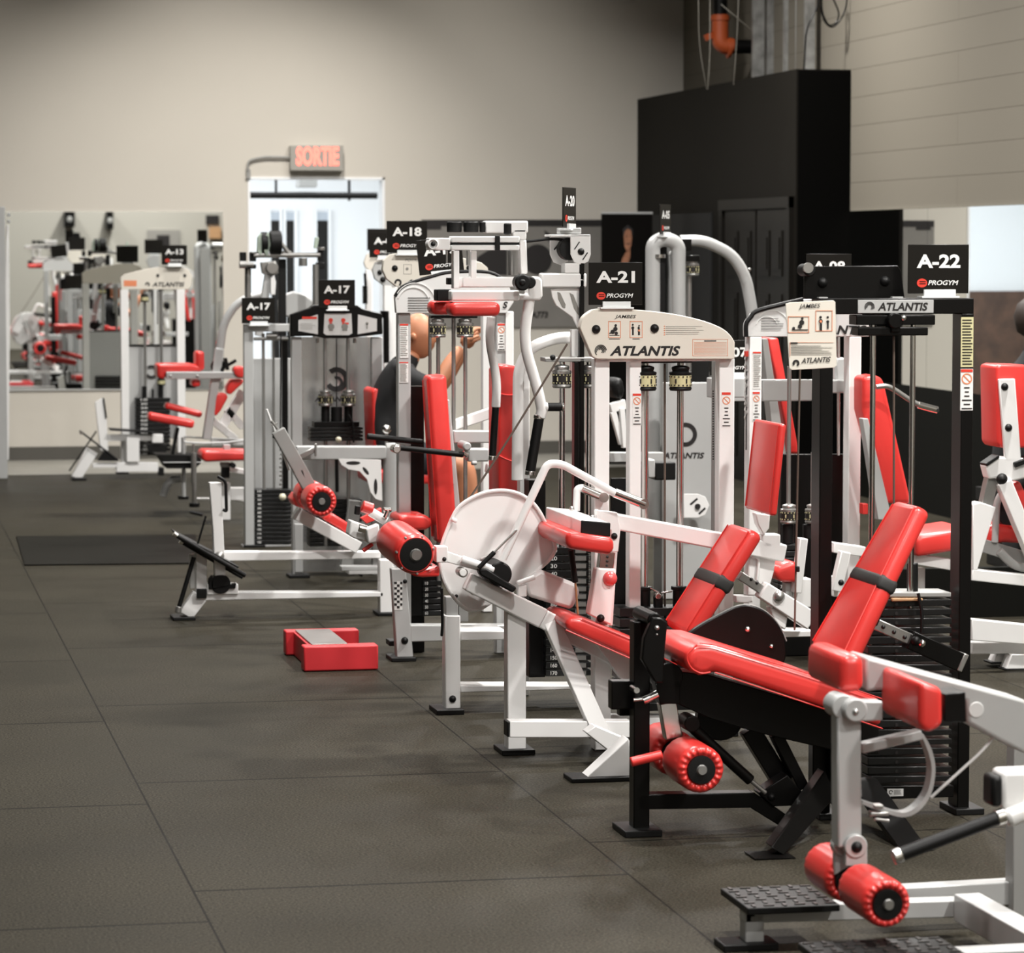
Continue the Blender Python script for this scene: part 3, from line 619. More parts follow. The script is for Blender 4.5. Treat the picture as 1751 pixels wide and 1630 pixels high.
cam_pts = [(640, 1650), (760, 1530), (960, 1420), (1060, 1372), (1140, 1362), (1230, 1390), (1310, 1450), (1370, 1530), (1405, 1620), (1400, 1800), (1200, 1850), (900, 1800)]
part('cam_wheel', BLACK, plate(smooth(cam_pts), .03, .20), bevel=.004); bolt(1135, 1535, 22, .2, CHROME); bolt(1300, 1655, 18, .2, CHROME); 
part('cam_edge', GREY, tube([(c[0], c[1]-4) for c in cam_pts[:9]], 5, .215, .1, 6), bevel=0)
part('cable', COPPER, tube([(1500, -300), (1480, 600), (1462, 1540)], 7, .1), bevel=0); part('cable_clamp', RUBBER, rect(1475, 1095, 1500, 1135, .02, .08))
use('J', Y22)
slab('backrest', (618, 1063), (1030, 205), .055, .34, .21, Y22-.12, strap=(.455, .55))
part('backrest_frame', BLACK, beam((800, 880), (940, 560), 26, .04, -.02))
part('adjusting_bar', STEEL, beam((790, 865), (1015, 965), 62, .03, .0)); 
for c in ((845, 888), (905, 916), (965, 945)): bolt(c[0], c[1], 12, .0, INK, 'bar_hole')
part('adjusting_sleeve', BLACK, beam((1000, 960), (1310, 1100), 100, .06, -.02)); part('sleeve_cap', STEEL, beam((1278, 1082), (1305, 1094), 100, .064, -.022)); bolt(1062, 980, 22, -.02, CHROME, 'adjusting_knob'); bolt(1025, 965, 26, -.02, RUBBER, 'adjusting_knob')
# tower
YT = Y22+.15; use('D', YT)
part('tower_beam', BLACK, rect(495, 555, 1355, 645, .09)); part('tower_post', BLACK, rect(1288, 640, 1355, 9000, .09)); part('tower_post', BLACK, rect(500, 640, 572, 9000, .09))
z0 = 0
part('foot', RUBBER, box(pp(1240, 3000).x, pp(1400, 3000).x, YT-.03, YT+.13, 0, .02)); part('foot', RUBBER, box(pp(480, 3000).x, pp(600, 3000).x, YT-.03, YT+.13, 0, .02))
part('top_plate', BLACK, plate([(410, 400), (420, 377), (930, 373), (948, 400), (968, 552), (410, 556)], .012, .10), bevel=.002); bolt(510, 468, 28, .10); bolt(858, 460, 28, .10)
part('pull_pin', RUBBER, ycyl(440, 398, 34, .06, .14), bevel=.004); part('pull_pin_ring', STEEL, ycyl(432, 385, 28, .05, .06), bevel=0)
part('tower_foot_bar', SILVER, rect(490, 548, 540, 556, .02, .02), rect(900, 546, 960, 556, .02, .02), bevel=0)
np_ = part('name_plate', SILVER, rect(708, 564, 1130, 638, .003, -.003), bevel=.001)
part('lettering', INK, ptext('ATLANTIS', 818, 578, 1098, 624, -.004, .22, .03), *[annulus(773, 603, 12+6*k, 15.5+6*k, -.0045, -60+20*k, 190+10*k) for k in range(3)], par=np_, bevel=0)
part('rod_bracket', BLACK, rect(700, 648, 1140, 705, .08, .0), rect(710, 716, 1100, 764, .07, -.01)); part('pulley_hook', BLACK, ycyl(920, 680, 42, -.03, .03), rect(895, 680, 945, 745, .03, -.02)); bolt(962, 665, 16, -.03, CHROME)
grod(793, 670, 3050, 15, .03); grod(1015, 670, 2300, 15, .03)
part('cable', COPPER, tube([(908, 765), (908, 3000)], 6, .02), bevel=0)
sticker(1283, 660, 1352, 938, m=YELLOW); sticker(1280, 948, 1350, 1180)
use('J', YT)
part('rod_sleeve', RUBBER, trod((1008, 530), (1008, 700), 30, .04), trod((785, 530), (785, 700), 30, .04), bevel=.004)
part('stack_top_plate', GREY, plate([(760, 695), (1225, 695), (1225, 722), (760, 722)], .12, .0)); part('wood_strip', WOOD, rect(895, 728, 1068, 747, .02, -.012), label='pale wooden strip on the stack')
stack(760, 1228, 735, 1770, 20, .0, .12, marks=False)
part('pin_holes', INK, *[ycyl(920, 762+51.7*i, 9, -.003, 0, n=10) for i in range(20)], bevel=0)
part('stack_cord', RUBBER, tube([(1040, 700), (1062, 800), (1060, 920)], 9, -.02), bevel=0)
use('K', YT)
part('base_beam', BLACK, rect(880, 520, 1370, 600, .09)); np_ = part('maker_label', CREAM2, rect(1008, 537, 1096, 580, .001, -.001), bevel=0)
part('label_print', INK, annulus(1028, 556, 7, 11, -.002, 0, 300), *lines(1045, 543, 1092, 570, 4, -.002), par=np_, bevel=0)
use('D', 9.25)
np_ = part('instruction_tag', CREAM, plate([(305, 585), (330, 578), (570, 566), (582, 575), (590, 930), (575, 942), (340, 955), (325, 945)], .004), bevel=.001)
part('tag_print', INK, ptext('JAMBES', 378, 588, 498, 618, -.002, .3, .01, -4), ptext('ATLANTIS', 392, 888, 556, 918, -.002, .3, .02, -8), annulus(363, 917, 8, 19, -.002, -60, 220), *[ycyl(c[0], c[1], c[2], -.002, 0, n=10) for c in ((398, 668, 7), (395, 690, 14), (385, 712, 12), (350, 722, 8), (500, 660, 7), (501, 682, 11), (540, 660, 6), (540, 685, 8))], rect(340, 728, 430, 733, .001, -.002), rect(495, 695, 508, 735, .001, -.002), rect(536, 690, 545, 725, .001, -.002), rect(332, 800, 372, 808, .001, -.002), *lines(335, 815, 570, 870, 6, -.002, .25), par=np_, bevel=0)
def frame_px(x0, y0, x1, y1, t, dy): return [rect(x0, y0, x1, y0+t, .0008, dy), rect(x0, y1-t, x1, y1, .0008, dy), rect(x0, y0, x0+t, y1, .0008, dy), rect(x1-t, y0, x1, y1, .0008, dy)]
part('tag_frames', INKO, *frame_px(318, 655, 436, 747, 3, -.0015), *frame_px(472, 622, 566, 738, 3, -.0015), rect(335, 800, 572, 802, .001, -.0015), rect(328, 800, 330, 880, .001, -.0015), ycyl(501, 684, 7, -.0035, -.002, n=8), par=np_, bevel=0)
sign('A-22', *(1250+1155/3.26, 340+528/3.26), YT+.02, where='on the black machine with a silver name plate')
# ================================================================ A-21: white seated leg curl
Y21 = 10.95; use('G', Y21)
T21 = thing('leg_curl_machine', 'white seated leg curl machine with big round white cam and sign A-21', 'gym machine', Vector((2.6, Y21, 0)))
part('front_post', WHITE, rect(548, 858, 652, 9000, .07), bevel=.004); part('foot', RUBBER, box(pp(505, 1600).x, pp(690, 1600).x, Y21-.04, Y21+.12, 0, .018))
part('cross_beam', WHITE, beam((560, 1590), (1240, 1590), 88, .07, -.15)); part('beam_cap', RUBBER, rect(546, 1548, 572, 1632, .066, -.148))
part('rear_post', WHITE, rect(1035, 1125, 1125, 9000, .07, .0)); part('rear_post', WHITE, beam((1130, 470), (1095, 1010), 78, .06, .02))
part('diagonal_leg', WHITE, beam((795, 985), (1085, 1640), 92, .06, (-.02, -.18)))
use('I', 10.33); part('foot_leg', WHITE, plate([(5, 985), (160, 840), (245, 760), (260, 985)], .09), plate([(60, 690), (250, 770), (255, 850), (160, 850), (10, 730)], .07, .25)); part('foot', RUBBER, box(pp(-85, 990).x, pp(262, 990).x, 10.3, 10.43, 0, .015))
use('G', Y21)
part('main_rail', WHITE, beam((335, 770), (750, 975), 100, .08, -.02, 112), beam((750, 975), (1240, 1235), 105, .08, -.02), bevel=.006)
part('seat_bracket', WHITE, plate([(1040, 1110), (1240, 1190), (1240, 1335), (1180, 1310)], .05, -.04))
pad('seat', plate([(872, 1000), (880, 968), (920, 962), (980, 975), (1235, 1080), (1500, 1190), (1500, 1290), (1235, 1192), (872, 1030)], .36, -.2), bevel=.02)
part('seat_piping', RED, tube([(872, 1035), (1235, 1196), (1500, 1295)], 5, -.2, .05, 6), tube([(960, 972), (1235, 1090), (1500, 1200)], 4, -.2, .05, 6), bevel=0)
# cam
cp = [(165, 650), (175, 570), (232, 420), (270, 350), (340, 300), (430, 262), (530, 254), (610, 272), (680, 315), (725, 370), (760, 440), (815, 560), (812, 600), (770, 660), (610, 780), (470, 870), (390, 925), (335, 928), (280, 895), (200, 790)]
part('cam_wheel', WHITE, plate(smooth(cp), .018, .12), bevel=.003); part('cam_rim', WHITE, sweep([pp(c[0], c[1], .112) for c in smooth(cp)+smooth(cp)[:1]], .0065, 8), bevel=0)
part('cam_wheel', WHITE, plate([(330, 300), (430, 264), (520, 256), (600, 275), (300, 700), (175, 640), (185, 560)], .012, .16), bevel=.002, label='second, partly covered cam plate')
part('cam_rib', WHITE, beam((400, 640), (500, 590), 10, .02, .1)); bolt(262, 846, 10, .12, INK); bolt(352, 820, 14, .12, STEEL); part('stop_pin', WHITE, trod((235, 415), (265, 430), 12, .1))
part('cable', COPPER, tube([(880, -560), (530, 10), (290, 370), (205, 520), (172, 620)], 6, .14, .3, 8), bevel=0)
part('lower_guard', WHITE, plate([(640, 760), (735, 700), (925, 775), (948, 800), (950, 835), (915, 915), (890, 918), (665, 850)], .07, .08), bevel=.012)
part('guard_tab', WHITE, rect(608, 785, 655, 850, .04, .02)); part('small_rod', WHITE, trod((600, 775), (700, 740), 14, .02))
part('pivot_hub', RUBBER, ycyl(505, 725, 68, -.06, .1), plate([(385, 700), (430, 690), (600, 800), (580, 830), (395, 730)], .05, -.07), bevel=.006)
part('pivot_disc', STEEL, ycyl(300, 716, 27, -.06, .0), bevel=.002); part('pivot_disc_face', WHITE, ycyl(300, 716, 20, -.065, -.05), bevel=.002)
part('roller_arm', WHITE, beam((155, 610), (440, 700), 62, .05, -.03, 40), rect(150, 570, 215, 660, .06, -.05), trod((290, 640), (470, 700), 22, -.05)); bolt(195, 640, 12, -.05, INK)
part('gas_strut', RUBBER, trod((385, 690), (475, 600), 13, -.08)); part('gas_strut_rod', STEEL, trod((470, 605), (600, 475), 6, -.08)); bolt(605, 462, 15, -.06, STEEL)
part('lever_tube', WHITE, tube([(520, 640), (600, 470), (770, 105), (850, 110), (1150, 275)], 22, -.06, .09), bevel=0)
part('chrome_grip', CHROME, trod((1145, 270), (1310, 334), 26, -.06), ycyl(1308, 334, 28, -.075, -.05), bevel=0)
part('lever_tube', WHITE, tube([(932, 370), (934, 250), (960, 240), (1000, 256)], 20, .25, .05), bevel=0); part('chrome_grip', CHROME, trod((960, 243), (1080, 295), 24, .25), ycyl(1085, 297, 27, .23, .27), bevel=0)
part('thigh_pad_bracket', WHITE, plate([(960, 424), (1120, 438), (1118, 515), (958, 500)], .58, -.28), bevel=.004); part('bracket_cap', RUBBER, plate([(960, 424), (1122, 438), (1120, 516), (957, 500)], .012, -.30))
pad('thigh_pad', plate([(873, 495), (900, 490), (1120, 520), (1145, 535), (1143, 580), (1125, 618), (900, 585), (873, 560)], .62, -.34), bevel=.022)
bolt(905, 358, 14, .0, STEEL); bolt(1020, 408, 14, -.05, STEEL)
part('overhead_beam', WHITE, beam((1115, 425), (2100, 610), 88, .07, .07, 95), bevel=.006)
part('joint_plate', WHITE, plate([(1040, 365), (1160, 380), (1178, 470), (1165, 600), (1130, 600), (1125, 480), (1040, 440)], .03, -.03)); bolt(1142, 512, 18, -.03)
part('perforated_slider', CHROME, beam((1108, 600), (1095, 710), 84, .04, -.02)); 
for i in range(4): bolt(1104-i*1.5, 628+i*24, 8, -.02, INK, 'slider_hole')
part('slider_sleeve', WHITE, plate([(1045, 690), (1152, 695), (1140, 850), (1128, 1010), (1000, 950)], .06, -.03), bevel=.006); bolt(1118, 748, 40, -.03, PINK, 'adjusting_knob'); bolt(1066, 970, 22, -.03)
part('shock_absorber', RUBBER, trod((900, 590), (925, 770), 17, .0)); part('shock_rod', WOOD, trod((925, 770), (940, 950), 6, .0))
# rollers and small lever on the far left
use('P', Y21-.12); a = pp(352, 1198); R = 139*ms(352, 1198); b = atY(620+212/3.881, 640+1095/3.881, Y21+.22)
roller('shin_roller', a, b, R*.98, .80, ripple=False)
part('roller_studs', STEEL, *[lathe(a+Vector((math.cos(k)*R*.9, -.004, math.sin(k)*R*.9)), a+Vector((math.cos(k)*R*.9, .01, math.sin(k)*R*.9)), [(0, .003), (1, .006)], 8) for k in (0.3, 1.2, 2.1, 3.0, 3.9, 4.8, 5.7)], bevel=0)
pad('lower_pad', plate([(330, 1340), (510, 1270), (515, 1345), (400, 1350)], .2, .1), bevel=.012)
use('E', Y21+.3)
part('linkage_block', WHITE, plate([(1045, 750), (1180, 800), (1190, 885), (1060, 850), (1030, 830)], .08), plate([(1130, 800), (1200, 770), (1210, 870), (1140, 880)], .06, -.05), bevel=.005)
part('linkage_tube', CHROME, trod((1085, 790), (1130, 800), 22, -.03)); part('linkage_arm', WHITE, trod((1150, 700), (1240, 755), 26, .02)); part('arm_end', RED, trod((1105, 670), (1165, 690), 33, .02), bevel=.004)
part('pull_pin', CHROME, trod((1230, 740), (1250, 690), 14, .0), trod((1225, 690), (1270, 690), 14, .0)); part('lever_grip', RED, trod((1110, 920), (1165, 880), 12, .0), plate([(1100, 740), (1215, 680), (1215, 735), (1130, 770)], .04, .1))
part('linkage_strut', RUBBER, beam((1085, 670), (1080, 720), 26, .03, .05))
# backrest, thigh pad on its post
use('H', Y21)
slab('backrest', (700, 1560), (1160, 830), .055, .31, .29, Y21-.10, strap=(.44, .565), bevel=.022)
slab('upper_pad', (1290, 742), (1358, 100), .026, .33, .33, Y21-.03, bevel=.011)
part('pad_post', WHITE, plate([(1190, 725), (1292, 735), (1286, 830), (1248, 880), (1205, 800)], .05, .06), bevel=.004)
part('beam_end', WHITE, rect(1235, 872, 1365, 965, .07, .07), plate([(1150, 960), (1345, 960), (1320, 1130), (1270, 1300), (1130, 1300)], .05, .1), tube([(1160, 1020), (1215, 1040), (1200, 1200)], 10, .09), bevel=.005)
part('adjusting_bar', STEEL, beam((1085, 1160), (1270, 1280), 60, .04, .0)); 
for c in ((1160, 1185), (1200, 1210)): bolt(c[0], c[1], 12, .0, INK, 'bar_hole')
part('adjusting_sleeve', WHITE, beam((1245, 1260), (1590, 1480), 115, .07, -.02, 130), plate([(1290, 1380), (1420, 1420), (1400, 1540), (1330, 1500)], .06, .0), bevel=.005); bolt(1352, 1305, 42, -.02, STEEL, 'adjusting_knob')
part('base_beam', WHITE, rect(1390, 1545, 1590, 1590, .08, .1), rect(1055, 1300, 1170, 1350, .05, .1))
# tower
use('C', Y21+.25)
hdr = [(462, 850), (475, 800), (510, 765), (560, 745), (700, 745), (850, 755), (1000, 775), (1150, 810), (1250, 850), (1300, 890), (1325, 930), (1325, 1020), (1318, 1025), (560, 1025), (530, 1010)]
hd = part('header_placard', CREAM, plate(bez(hdr[:11], 40)+hdr[11:], .045, -.01), bevel=.003)
use('C', Y21+.24)
part('logo_lettering', INK, ptext('ATLANTIS', 628, 950, 1022, 1006, -.001, .28, .035), *[annulus(578, 978, 8+7*k, 12.5+7*k, -.0015, -70+25*k, 150+25*k) for k in range(4)], par=hd, bevel=0)
part('title_lettering', INK, ptext('JAMBES', 655, 778, 775, 802, -.001, .3, .01), par=hd, bevel=0)
part('pictogram_frames', INKO, *frame_px(620, 813, 690, 906, 3, -.001), *frame_px(740, 813, 811, 906, 3, -.001), *frame_px(1090, 913, 1287, 1007, 2, -.001), *lines(1098, 928, 1280, 1000, 11, -.001, .25, False), *[rect(930, y, 936, y+5, .001, -.001) for y in (838, 850, 862, 874, 886)], ycyl(792, 865, 6, -.003, -.001, n=8), par=hd, bevel=0)
part('pictogram_print', INK, *[ycyl(x, y, r, -.002, 0, n=10) for x, y, r in ((662, 836, 7), (660, 856, 12), (645, 872, 12), (665, 880, 9), (630, 880, 4), (757, 832, 5), (757, 850, 8), (790, 850, 6), (792, 838, 4))], rect(626, 890, 682, 894, .001, -.001), rect(753, 855, 762, 890, .001, -.001), rect(786, 855, 797, 890, .001, -.001), rect(625, 910, 685, 914, .001, -.001), rect(755, 910, 795, 914, .001, -.001), rect(1155, 920, 1222, 926, .001, -.001), par=hd, bevel=0)
part('small_print', INKG, *lines(940, 838, 1165, 890, 5, -.001, .22), par=hd, bevel=0)
bolt(552, 858, 24, .0); bolt(878, 853, 24, .0)
use('C', Y21+.27)
for x0, x1 in ((545, 628), (740, 805), (1240, 1325)): part('tower_post', WHITE, rect(x0, 1020, x1, 9000 if x0 > 600 else 2900, .06), bevel=.004)
part('tower_post', GREY, rect(1215, 1020, 1240, 9000, .05, .06)); part('post_lettering', INK, *[rect(1202, 1200+k*14, 1208, 1208+k*14, .003, .05) for k in range(28)], bevel=0)
part('top_beam', WHITE, rect(560, 1022, 1310, 1040, .06)); part('rod_bracket', BLACK, rect(745, 1024, 1090, 1048, .06, .01))
sticker(755, 1215, 805, 1395); sticker(1252, 1208, 1304, 1405)
grod(825, 1040, 2630, 19, .05, CHROME); grod(1022, 1040, 2640, 19, .05, CHROME)
collar(826, 1060, 1200, 62, .03); collar(1022, 1060, 1200, 62, .03)
part('cable', COPPER, tube([(935, 1050), (935, 2650)], 6, .05), bevel=0)
part('foot', RUBBER, box(pp(1200, 0).x, pp(1345, 0).x, Y21+.23, Y21+.37, 0, .018)); part('foot', RUBBER, box(pp(540, 0).x, pp(640, 0).x, Y21+.23, Y21+.37, 0, .018))
use('H', Y21+.27)
part('rod_sleeve', RUBBER, trod((415, 1240), (415, 1400), 42, .05), trod((655, 1235), (655, 1400), 42, .05), trod((415, 1236), (415, 1262), 54, .05), trod((655, 1232), (655, 1258), 54, .05), bevel=.003)
part('cable_hook', CHROME, ycyl(515, 1305, 22, .0, .03), trod((440, 1240), (520, 1280), 6, .03), trod((530, 1280), (610, 1270), 6, .03)); part('cable_block', RUBBER, rect(490, 1300, 545, 1400, .03, .01))
stack(245, 760, 1385, 2120, 10, -.02, .13, marks=False)
part('side_shroud', BLACK, rect(185, 480, 335, 1380, .02, .15)); 
part('base_beam', WHITE, rect(150, 2135, 1100, 2230, .06))
sign('A-21', 850+660/3.26, 300+722/3.26, Y21+.25, where='on the cream header with black bolts')

# ================================================================ A-20: white rear delt / chest machine
Y20 = 11.96; use('G', Y20)
T20 = thing('chest_fly_machine', 'tall white chest fly machine with bent arms, black grips and red arm pads on top', 'gym machine', Vector((2.6, Y20+.2, 0)))
part('front_post', WHITE, rect(200, 955, 285, 1490, .07), bevel=.004); part('post_sleeve', SILVER, rect(204, 850, 272, 955, .05, .01)); part('foot', RUBBER, box(pp(137, 0).x, pp(292, 0).x, Y20-.05, Y20+.12, 0, .02)); bolt(241, 1420, 20, 0)
part('base_beam', WHITE, rect(285, 1040, 545, 1095, .2), rect(285, 1345, 1020, 1385, .12), bevel=.004)
part('base_post', GREY, rect(275, 870, 330, 990, .06, .2))
part('guide_cord', RUBBER, tube([(180, 800), (185, 1000), (180, 1070)], 8, -.02))
part('weight_shroud', BLACK, rect(668, 200, 760, 1300, .1, .2))
stack(762, 1018, 575, 1300, 17, .15, .12, mx=.10, holes=(925, 985))
part('stack_edge_teeth', STEEL, *[rect(1000, 620+k*9, 1008, 624+k*9, .003, .14) for k in range(50)], bevel=0)
use('C', Y20+.15)
for x0, x1 in ((432, 455), (462, 488)): part('dark_channel', BLACK, rect(x0, 485 if x1 > 470 else 1040, x1, 2100, .05))
grod(362, 1040, 2400, 17, .05); grod(512, 1040, 2400, 17, .05)
collar(360, 1055, 1185, 53, .02, dark=True); collar(516, 1055, 1185, 50, .04, dark=True)
part('cross_plate', GREY, rect(270, 1016, 560, 1040, .1)); part('cross_plate_edge', WHITE, rect(268, 1015, 560, 1024, .002, -.002)); bolt(310, 1015, 16, .0)
part('arch_tube', WHITE, tube([(450, 905), (330, 905), (180, 960), (120, 1080), (112, 1700)], 32, .15, .2, 12))
part('right_post', WHITE, rect(128, 1060, 182, 9000, .06, .25))
part('rear_panel', WHITE, rect(420, 940, 470, 1100, .05, .1))
part('curved_bracket', WHITE, plate([(300, 635), (345, 630), (470, 630), (468, 870), (455, 860), (420, 790), (330, 725), (308, 680)], .012, .02), plate([(415, 860), (470, 860), (470, 1010), (415, 1010)], .03, .03), bevel=.002)
part('bracket_slot', INKG, plate([(337, 650), (352, 655), (382, 720), (380, 740), (365, 735), (342, 690)], .003, .017), plate([(405, 655), (425, 665), (455, 740), (460, 790), (430, 740)], .003, .017), bevel=0)
part('upper_beam', WHITE, rect(250, 545, 500, 625, .07), bevel=.006); part('pulley_post', WHITE, rect(378, 490, 460, 545, .07))
def housing(x, dy): return plate([(x, 330), (x+110, 330), (x+112, 440), (x+100, 480), (x+60, 500), (x+20, 485), (x, 440)], .008, dy)
part('pulley_housing', WHITE, housing(295, .12), housing(410, .0), rect(300, 330, 520, 342, .12, .0), bevel=.002); part('pulley_wheel', RUBBER, ycyl(410, 410, 62, .03, .09), bevel=.003); bolt(468, 425, 19, .0)
part('housing_slot', INK, beam((432, 412), (460, 370), 6, .002, -.002), beam((478, 470), (505, 430), 6, .002, -.002), beam((318, 415), (350, 375), 8, .002, .118), bevel=0)
part('sign_bracket', SILVER, rect(350, 293, 470, 325, .06, .02))
part('cable', RUBBER, tube([(395, 362), (300, 352), (180, 368), (-140, 370)], 8, .06, .2, 8), bevel=0)
use('O', Y20+.1)
part('upper_beam', WHITE, rect(625, 85, 975, 185, .07, .1), rect(850, 150, 962, 240, .06, .1), plate([(905, 240), (962, 240), (972, 520), (918, 520)], .06, .1), bevel=.006)
part('bushing', RUBBER, trod((368, 92), (368, 178), 62, .1), trod((505, 92), (505, 178), 62, .1), trod((600, 92), (600, 178), 25, .1), trod((805, 105), (805, 198), 32, .04), bevel=.004)
part('top_arm', WHITE, rect(345, 212, 905, 262, .06, .0), rect(345, 282, 905, 325, .06, .0), rect(160, 225, 335, 325, .07, .0), bevel=.004); part('arm_track', RUBBER, rect(345, 260, 905, 284, .05, .005)); part('track_clamp', RUBBER, rect(705, 205, 745, 328, .07, -.01)); part('arm_ring', WHITE, annulus(195, 275, 32, 44, -.01, th=.06)); bolt(195, 275, 20, -.005)
part('hanging_post', WHITE, rect(362, 330, 410, 640, .05), rect(505, 330, 552, 560, .05, .05)); part('eye_bolt', STEEL, trod((305, 330), (305, 430), 9), trod((480, 330), (480, 450), 16), bevel=0)
part('swing_beam', WHITE, rect(435, 545, 1010, 632, .07, .05), plate([(380, 545), (435, 545), (435, 632), (380, 640)], .06, .05), bevel=.006); part('swing_beam', WHITE, rect(345, 655, 905, 742, .07, -.1), bevel=.006)
part('beam_cap', RUBBER, rect(225, 648, 345, 742, .07, .02), bevel=.004); part('small_plug', RUBBER, rect(318, 552, 365, 608, .05, .06))
part('steel_sleeve', STEEL, trod((862, 280), (862, 530), 54, .2), bevel=0)
part('arm_joint', WHITE, plate([(960, 545), (1060, 540), (1092, 570), (1095, 700), (1075, 738), (900, 735), (895, 680), (975, 690)], .07, -.08), bevel=.008)
part('round_knob', RUBBER, ycyl(932, 590, 66, -.16, -.10), ycyl(990, 590, 50, -.14, -.08), ycyl(932, 590, 26, -.17, -.15), bevel=.006)
pad('arm_pad', rect(338, 752, 752, 868, .12, -.13), bevel=.022); pad('arm_pad', rect(182, 742, 400, 855, .12, .08), bevel=.022)
part('bent_arm', WHITE, tube([(985, 730), (932, 1070), (1055, 1480), (1088, 1640), (1072, 1700)], 44, -.05, .12)); part('bent_arm', WHITE, tube([(672, 870), (655, 1060), (718, 1400), (709, 1615)], 36, .15, .12))
use('P', Y20+.05)
part('hand_grip', RUBBER, trod((1172, 290), (1112, 650), 33, .0), bevel=.004); part('grip_collar', CHROME, trod((1172, 272), (1168, 298), 35), ); part('grip_cap', CHROME, trod((1114, 640), (1110, 672), 34), bevel=.003)
part('hand_grip', RUBBER, trod((884, 210), (862, 545), 24, .2), bevel=.004); part('grip_cap', CHROME, trod((862, 540), (860, 572), 25, .2), bevel=.003)
part('side_grip', RUBBER, trod((1225, 218), (1320, 218), 28, .0), bevel=.004); part('side_grip_mount', WHITE, trod((1190, 218), (1228, 218), 30), ); part('side_grip_cap', CHROME, trod((1318, 218), (1336, 218), 30), bevel=.003)
use('P', 12.5)
pad('back_pad', plate([(922, -55), (940, -60), (1030, -55), (1046, -30), (1052, 900), (905, 900), (905, -20)], .22), bevel=.035)
part('back_pad_seam', RED, tube([(905, 130), (975, 142), (1048, 130)], 5, -.003, .1, 6), tube([(903, 540), (975, 575), (1050, 585)], 5, -.003, .1, 6), bevel=0)
use('Z', Y20+.2)
s20 = sign('A-20', 974, 388, Y20+.2, rot=63, tilt=0, where='seen almost edge-on above the white pulley housing')
# ================================================================ A-19: silver shoulder press
Y19 = 13.54; use('B', Y19)
T19 = thing('shoulder_press_machine', 'silver machine with tall red backrest, black side handles and grey header marked S', 'gym machine', Vector((2.6, Y19, 0)))
hp = [(898, 480), (925, 440), (975, 408), (1100, 370), (1210, 345), (1420, 345), (1520, 400), (1560, 510), (1520, 572), (905, 572)]
hd = part('header_placard', CREAM2, plate(bez(hp[:8], 30)+hp[8:], .04, .12), bevel=.002)
part('header_edge', RUBBER, sweep([pp(c[0], c[1], .125) for c in bez(hp[:7], 24)], .008, 8), par=hd, bevel=0)
part('small_print', INK, *lines(970, 480, 1110, 565, 6, .118, .25), par=hd, bevel=0); part('header_lettering', INK, ptext('S', 1497, 508, 1527, 546, .117, .25, .03), par=hd, bevel=0)
part('header_swirl', WPRINT, annulus(1000, 520, 88, 92, .117, 20, 160), annulus(1010, 520, 112, 116, .117, 20, 150), par=hd, bevel=0)
part('tower_post', SILVER, rect(915, 572, 985, 9000, .06, .14), bevel=.004); part('tower_post', SILVER, rect(1460, 562, 1560, 9000, .06, .14), bevel=.004); part('post_edge', WHITE, rect(1515, 565, 1560, 9000, .01, .128))
sticker(925, 632, 972, 822, .138, long=True); sticker(922, 845, 972, 960, .138, long=True); use('O', Y19); sticker(722, 925, 786, 1150, .135)
for x, dy in ((168, .3), (236, .2), (362, .2), (458, .2)): grod(x, 870, 3200, 17 if x != 168 else 14, dy, STEEL)
collar(232, 885, 1040, 68, .16, dark=True); collar(457, 885, 1040, 70, .16, dark=True)
part('rod_cap', BLACK, rect(180, 858, 560, 884, .06, .15))
use('B', Y19); part('shroud', BLACK, rect(985, 980, 1060, 9000, .06, .25))
use('G', Y19); part('lower_shroud', BLACK, rect(10, 560, 180, 960, .06, .2)); stack(75, 178, 760, 960, 6, .19, .05, mx=.12)
use('P', Y19)
slab('backrest', (505, 1130), (428, 12), .085, .17, .13, Y19+.05, bevel=.02)
part('backrest_post', SILVER, plate([(520, 162), (578, 170), (650, 905), (640, 1250), (590, 1250), (560, 900)], .05, .1), bevel=.004); bolt(530, 225, 18, .1); bolt(592, 920, 14, .1)
pad('seat', plate([(240, 950), (300, 932), (420, 938), (462, 965), (462, 1010), (420, 1035), (300, 1040), (238, 1000)], .25, .0), bevel=.02)
part('side_handle', RUBBER, trod((30, 412), (400, 452), 20, .12), bevel=.004); part('side_handle', RUBBER, trod((235, 487), (670, 535), 19, -.22), bevel=.004); part('handle_cap', CHROME, ycyl(228, 500, 27, -.3, -.22), trod((215, 490), (245, 495), 27, -.22), trod((668, 515), (700, 540), 26, -.2), bevel=.004)
part('handle_joint', SILVER, rect(700, 495, 840, 582, .08, -.2), rect(605, 375, 850, 460, .06, .1), ycyl(695, 480, 28, -.24, -.1), trod((720, 590), (760, 590), 14, -.2), bevel=.006); part('swing_arm', SILVER, beam((860, 600), (850, 660), 60, .05), bevel=.006)
part('white_link', WHITE, beam((600, 345), (880, 250), 70, .05, .2), bevel=.005)
use('E', Y19)
part('front_leg', SILVER, plate([(1270, 1020), (1350, 1020), (1392, 1520), (1300, 1520)], .06), bevel=.004); part('foot', RUBBER, box(pp(1258, 0).x, pp(1396, 0).x, Y19-.04, Y19+.12, 0, .018)); bolt(1343, 1420, 20, 0); part('checker_scale', WPRINT, rect(1285, 1090, 1330, 1250, .001, -.001), bevel=0)
part('checker_print', INK, *[rect(1285+(i % 2)*15+(0), 1092+i*15, 1300+(i % 2)*15, 1106+i*15, .001, -.002) for i in range(10)], *[rect(1318-(i % 2)*8, 1092+i*15, 1330, 1106+i*15, .001, -.002) for i in range(0, 10, 2)], bevel=0); bolt(1345, 1090, 12, 0)
part('base_beam', SILVER, rect(1375, 1335, 2100, 1428, .08), bevel=.004); part('rear_foot', RUBBER, rect(1258, 1422, 1300, 1452, .1, .2))
